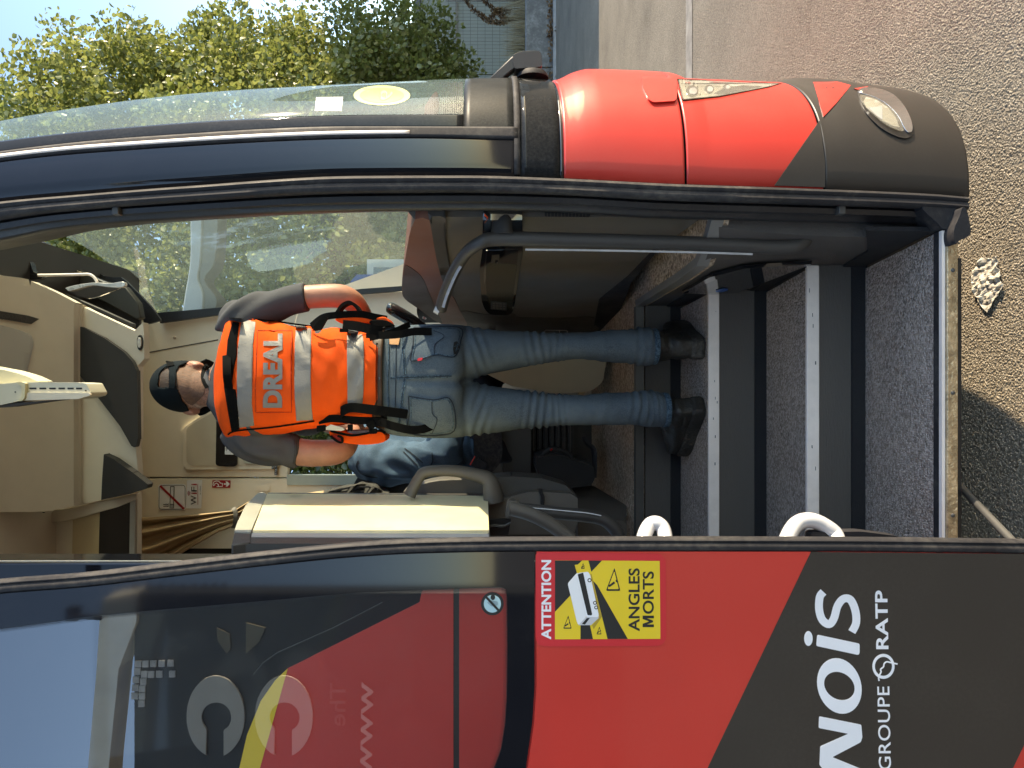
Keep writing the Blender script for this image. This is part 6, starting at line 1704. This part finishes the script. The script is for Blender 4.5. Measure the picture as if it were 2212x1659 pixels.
# concrete edging, debris and kerb beyond the road
YK = 15.6
quad('far_kerb', -40, YK - .22, 40, YK - .12, .06, M['kerb'])
box_k = box('far_kerb_face', (-40, YK - .22, -.02), (40, YK - .12, .058), M['kerb']); box_k['kind'] = 'structure'
bar = thing('barrier_wall', (3, YK + .25, 0), 'low weathered concrete block wall along the far side of the road', 'wall')
bx = -6.0
r3 = random.Random(5)
while bx < 16:
    L = r3.uniform(1.9, 2.3)
    o = box('concrete_block', (bx, YK + .06 + r3.uniform(-.02, .02), 0), (bx + L - .03, YK + .45, .60 + r3.uniform(-.03, .03)), M['concrete'], bar, .02)
    bx += L
lt = []
leaves_l = [(r3.uniform(-6, 14), YK - .08 + r3.uniform(-.05, .12), .05, .14) for k in range(420)]
ho = bpy.data.objects.new('dead_leaves', None)
dl = leaves('leaf_litter', leaves_l, 7, .07, M['dry'], None, 0, 21)
tag(dl, 'brown dead leaves piled along the foot of the concrete wall', 'leaf litter', kind='stuff')
bpy.data.objects.remove(ho)
# dry grasses behind the wall
gv = []; gf = []
for k in range(3800):
    x = r3.uniform(-2, 9); y = YK + .5 + r3.uniform(0, .7); h = r3.uniform(.6, 1.0) * (1.15 + .3 * noise.noise(Vector((x * 1.3, 0, 0))))
    a = Vector((x, y, .1)); lean = Vector((r3.gauss(0, .16), r3.gauss(0, .1), 0))
    t = a + Vector((0, 0, h)) + lean; w = Vector((r3.uniform(.004, .012), 0, 0))
    o = len(gv); gv += [a - w, a + w, (a + t) / 2 + lean * -.2 + w * .8, t, (a + t) / 2 + lean * -.2 - w * .8]; gf.append((o, o + 1, o + 2, o + 3, o + 4))
gr_ = mesh('dry_grass', gv, gf, M['straw'], None, False, recalc=False)
tag(gr_, 'tall dry grass growing behind the concrete wall', 'grass', kind='stuff')
# wire mesh fence with posts
fen = thing('wire_fence', (3, YK + 1.5, 0), 'grey wire mesh fence on thin posts behind the dry grass', 'fence')
YFn = YK + 1.5
gv = []; gf = []
def wire(p, q, w):
    p, q = Vector(p), Vector(q); d = (q - p).normalized(); s = Vector((0, 1, 0)).cross(d) * w; t = Vector((0, w, 0)); o = len(gv)
    for c in (p, q): gv.extend([c - s, c + t, c + s, c - t])
    for j in range(4): gf.append((o + j, o + (j + 1) % 4, o + 4 + (j + 1) % 4, o + 4 + j))
x = -2.0
while x < 9:
    wire((x, YFn, .3), (x, YFn, 2.35), .0035); x += .08
z = .3
while z < 2.36:
    wire((-2, YFn + .008, z), (9, YFn + .008, z), .0035); z += .17
wm = mesh('wire_mesh', gv, gf, M['wire'], fen, False, recalc=False); wm['kind'] = 'stuff'
for xx in (-1.8, .7, 3.2, 4.95, 6.9, 8.9): box('fence_post', (xx - .03, YFn + .01, 0), (xx + .03, YFn + .07, 2.4), mat('pale post', (.45, .42, .36), .6) if xx == -1.8 else bpy.data.materials['pale post'], fen)
# bare brown vine hanging on the fence
vine = thing('dry_vine', (5.2, YFn - .1, 0), 'leafless brown vine with withered leaves hanging on the wire fence', 'vine')
vc = []
for pts in (zS([(200, -40), (300, 110), (420, 200), (520, 265), (640, 280), (760, 250), (860, 225)]), zS([(420, -30), (540, 100), (660, 190), (740, 250)]), zS([(540, 200), (600, 140), (680, 130), (750, 140)])):
    w3 = [P(a, b, YFn - .1) for a, b in pts]
    tube('stem', w3, .012, M['bark'], vine, 6, 4)
    for q in catmull(w3, 6): vc.append((q.x, q.y, q.z, .07))
leaves('withered_leaves', vc, 16, .05, M['dry'], vine, .3, 31)
# building behind
bld = thing('pale_building', (4, 21, 0), 'long pale green rendered building behind the wire fence', 'building')
for k in range(6):
    x0 = -8 + k * 4.2
    box('wall_panel', (x0, 21, 0), (x0 + 4.17, 21.3, 3.35), M['wallfar'], bld)
box('plinth', (-8.1, 20.95, 0), (17.3, 20.99, .5), mat('grey plinth', (.30, .29, .26), .9), bld)
box('roof', (-8.3, 20.9, 3.36), (17.4, 26, 3.52), mat('grey roof edge', (.22, .21, .20), .8), bld)
box('beam', (-8, 20.95, 2.3), (17.2, 20.99, 2.36), mat('rust stain strip', (.34, .30, .24), .8), bld)

# house at the far end of the road, whose shade falls on the boundary wall
hs = thing('house', (19, 14, 0), 'plain off white house beside the road past the trees, out of view', 'house')
box('wall', (14.5, 9.2, 0), (24, 21, 6.6), M['render'], hs)
rfV = [(14.2, 8.9, 6.62), (24.3, 8.9, 6.62), (24.3, 21.3, 6.62), (14.2, 21.3, 6.62), (19.2, 10.5, 8.2), (19.2, 19.7, 8.2)]
mesh('roof', rfV, [(0, 1, 4), (1, 2, 5, 4), (2, 3, 5), (3, 0, 4, 5), (3, 2, 1, 0)], mat('brown tiles', (.20, .09, .06), .8, var=.25), hs, False)
for yy in (11, 15, 18.5):
    for zz_ in (1.0, 4.6):
        fr_ = box('window', (14.44, yy, zz_), (14.49, yy + 1.2, zz_ + 1.5), M['white'], hs)
        box('pane', (14.42, yy + .08, zz_ + .08), (14.438, yy + 1.12, zz_ + 1.42), M['gloss_black'], fr_)

# ------------------------------------------------------------------ behind the camera: the hall mirrored in the door glass
YH = -5.0
DV = 2 * YD - YH          # depth of the mirrored image of that wall
def mirr_pt(x, y, Y=YH):
    p = P(x, y, 2 * YD - Y); return Vector((p.x, Y, p.z))
hall = thing('hall', (-6, YH, 0), 'dark clad hall with cream coping and pale letters, mirrored in the door window', 'building')
xr = mirr_pt(300, 1282).x
zt = mirr_pt(290, 1300).z
box('wall', (-13, YH - .3, 0), (xr, YH, zt), M['wallgrey'], hall)
V = [mirr_pt(*p) for p in [(222, 1328), (228, 1292), (300, 1278), (302, 1300), (300, 1340), (262, 1440), (240, 1659), (225, 1900), (150, 1900), (196, 1659), (214, 1450)]]
n = len(V); V2 = [v - Vector((0, .25, 0)) for v in V]
mesh('coping', [v + Vector((0, .06, 0)) for v in V] + V2, [tuple(range(n)), tuple(range(2 * n - 1, n - 1, -1))] + [(i, (i + 1) % n, (i + 1) % n + n, i + n) for i in range(n)], M['coping'], hall, False)
def hall_plate(name, poly, m, th=.03):
    pts, tris, be = fill(poly); f = [mirr_pt(x, y) + Vector((0, th, 0)) for x, y in pts]; b = [v - Vector((0, th - .005, 0)) for v in f]; k = len(f)
    return mesh(name, f + b, [t for t in tris] + [(t[0] + k, t[2] + k, t[1] + k) for t in tris] + [(p, q, q + k, p + k) for p, q in be], m, hall, False)
for (cx_, cy_), (w_, h_) in [((a, b), (38, 40)) for a, b in ((855, 1015), (900, 1015), (948, 1013), (1000, 1012), (1055, 1010), (850, 1062), (893, 1078), (935, 1080), (985, 1078), (1065, 1077), (842, 1112), (887, 1124), (838, 1162), (880, 1168), (834, 1212), (879, 1214), (876, 1260))]:
    hall_plate('glass_block', zG([(cx_ - w_ / 2, cy_ - h_ / 2), (cx_ + w_ / 2, cy_ - h_ / 2), (cx_ + w_ / 2, cy_ + h_ / 2), (cx_ - w_ / 2, cy_ + h_ / 2)]), M['tile'], .02)
for cx_ in (0, 420):  # the second, lower letter stands in for the pane's doubled reflection
    out_ = [(1335 + cx_ + 178 * math.cos(R(a)), 1335 + 250 * math.sin(R(a))) for a in range(107, 433, 10)]
    inn_ = [(1340 + cx_ + 92 * math.cos(R(a)), 1340 + 92 * math.sin(R(a))) for a in range(412, 127, -12)]
    hall_plate('letter', zG([(p[0], p[1]) for p in out_] + [(1385 + cx_, 1575), (1385 + cx_, 1420)] + inn_ + [(1280 + cx_, 1420), (1275 + cx_, 1570)]), M['letter'], .03)
    for q in ([(1340, 790), (1420, 830), (1425, 920), (1400, 950), (1345, 870)], [(1520, 760), (1640, 790), (1600, 880), (1520, 950)]):
        if cx_ == 0: hall_plate('letter', zG(q), mat('dim letter', (.20, .18, .12), .7) if 'dim letter' not in bpy.data.materials else bpy.data.materials['dim letter'], .02)
def hall_text(s, o, e, t, m):
    pts, tris = text_geo(s, .01)
    x0 = min(p[0] for p in pts); x1 = max(p[0] for p in pts); y0 = min(p[1] for p in pts); y1 = max(p[1] for p in pts)
    o, e, t = Vector(o), Vector(e), Vector(t); V = []
    for p in pts:
        q = o + (e - o) * ((p[0] - x0) / (x1 - x0)) + (t - o) * ((p[1] - y0) / (y1 - y0)); V.append(mirr_pt(q.x, q.y) + Vector((0, .012, 0)))
    return mesh('sign_text', V, tris, m, hall, False)
hall_text('www.', *zY([(1262, 515), (1250, 1180), (1185, 515)]), M['letter'])
hall_text('The', *zY([(1085, 520), (1080, 800), (980, 520)]), mat('faint letter', (.16, .15, .13), .6))

# poles and wire hoops standing on the hall's coping
for q in ([(645, 722), (540, 716), (450, 708)],):
    tube('pole', [mirr_pt(*zG([c])[0]) + Vector((0, .05, 0)) for c in q], .030, M['rubber'], hall, 8, 2)
    c = mirr_pt(*zG([(455, 705)])[0])
    box('pole_clamp', c - Vector((.07, .05, .06)), c + Vector((.07, .05, .06)), M['rubber'], hall, .01)
for a, b in ((836, 540), (912, 540), (988, 540), (1062, 540), (1130, 538), (1199, 537), (1265, 536), (1323, 533), (1383, 533)):
    tube('wire_hoop', [mirr_pt(*zG([(a - 9, b + 18)])[0]), mirr_pt(*zG([(a - 9, b)])[0]), mirr_pt(*zG([(a, b - 14)])[0]), mirr_pt(*zG([(a + 9, b)])[0]), mirr_pt(*zG([(a + 9, b + 18)])[0])], .010, M['bark'], hall, 6, 4)

# made-up booth standing in for a blue and pale shape on the lower windscreen
ki = thing('standin_kiosk', (1.0, 7.5, 0), 'made-up pale grey booth with dark window and blue band, stand-in for a shape on the windscreen', 'standin_kiosk')
def kp(name, pts, m, Y, th): return plate(name, zR(pts), Y, m, ki, th)
k0, k1 = P(*zR([(780, 20)])[0], 7.5), P(*zR([(1500, 290)])[0], 7.5)
xa_, xb_ = min(P(*zR([(0, 560)])[0], 7.5).x, k0.x) - .1, max(k0.x, k1.x) + .2
plate('standin_wall', zR([(780, 20), (1600, 20), (1600, 290), (780, 290)]), 7.5, mat('pale kiosk wall', (.42, .45, .42), .8), ki, 1.2)
plate('standin_window', zR([(895, 160), (1405, 165), (1405, 280), (895, 275)]), 7.48, M['gloss_trim'], ki, .04)
plate('standin_band', zR([(600, 288), (1600, 288), (1600, 520), (600, 545), (480, 420)]), 7.47, M['bluesign'], ki, 1.2)
plate('standin_base', zR([(640, 540), (1600, 520), (1600, 4200), (640, 4200)]), 7.52, mat('grey kiosk base', (.30, .30, .28), .8), ki, 1.1)
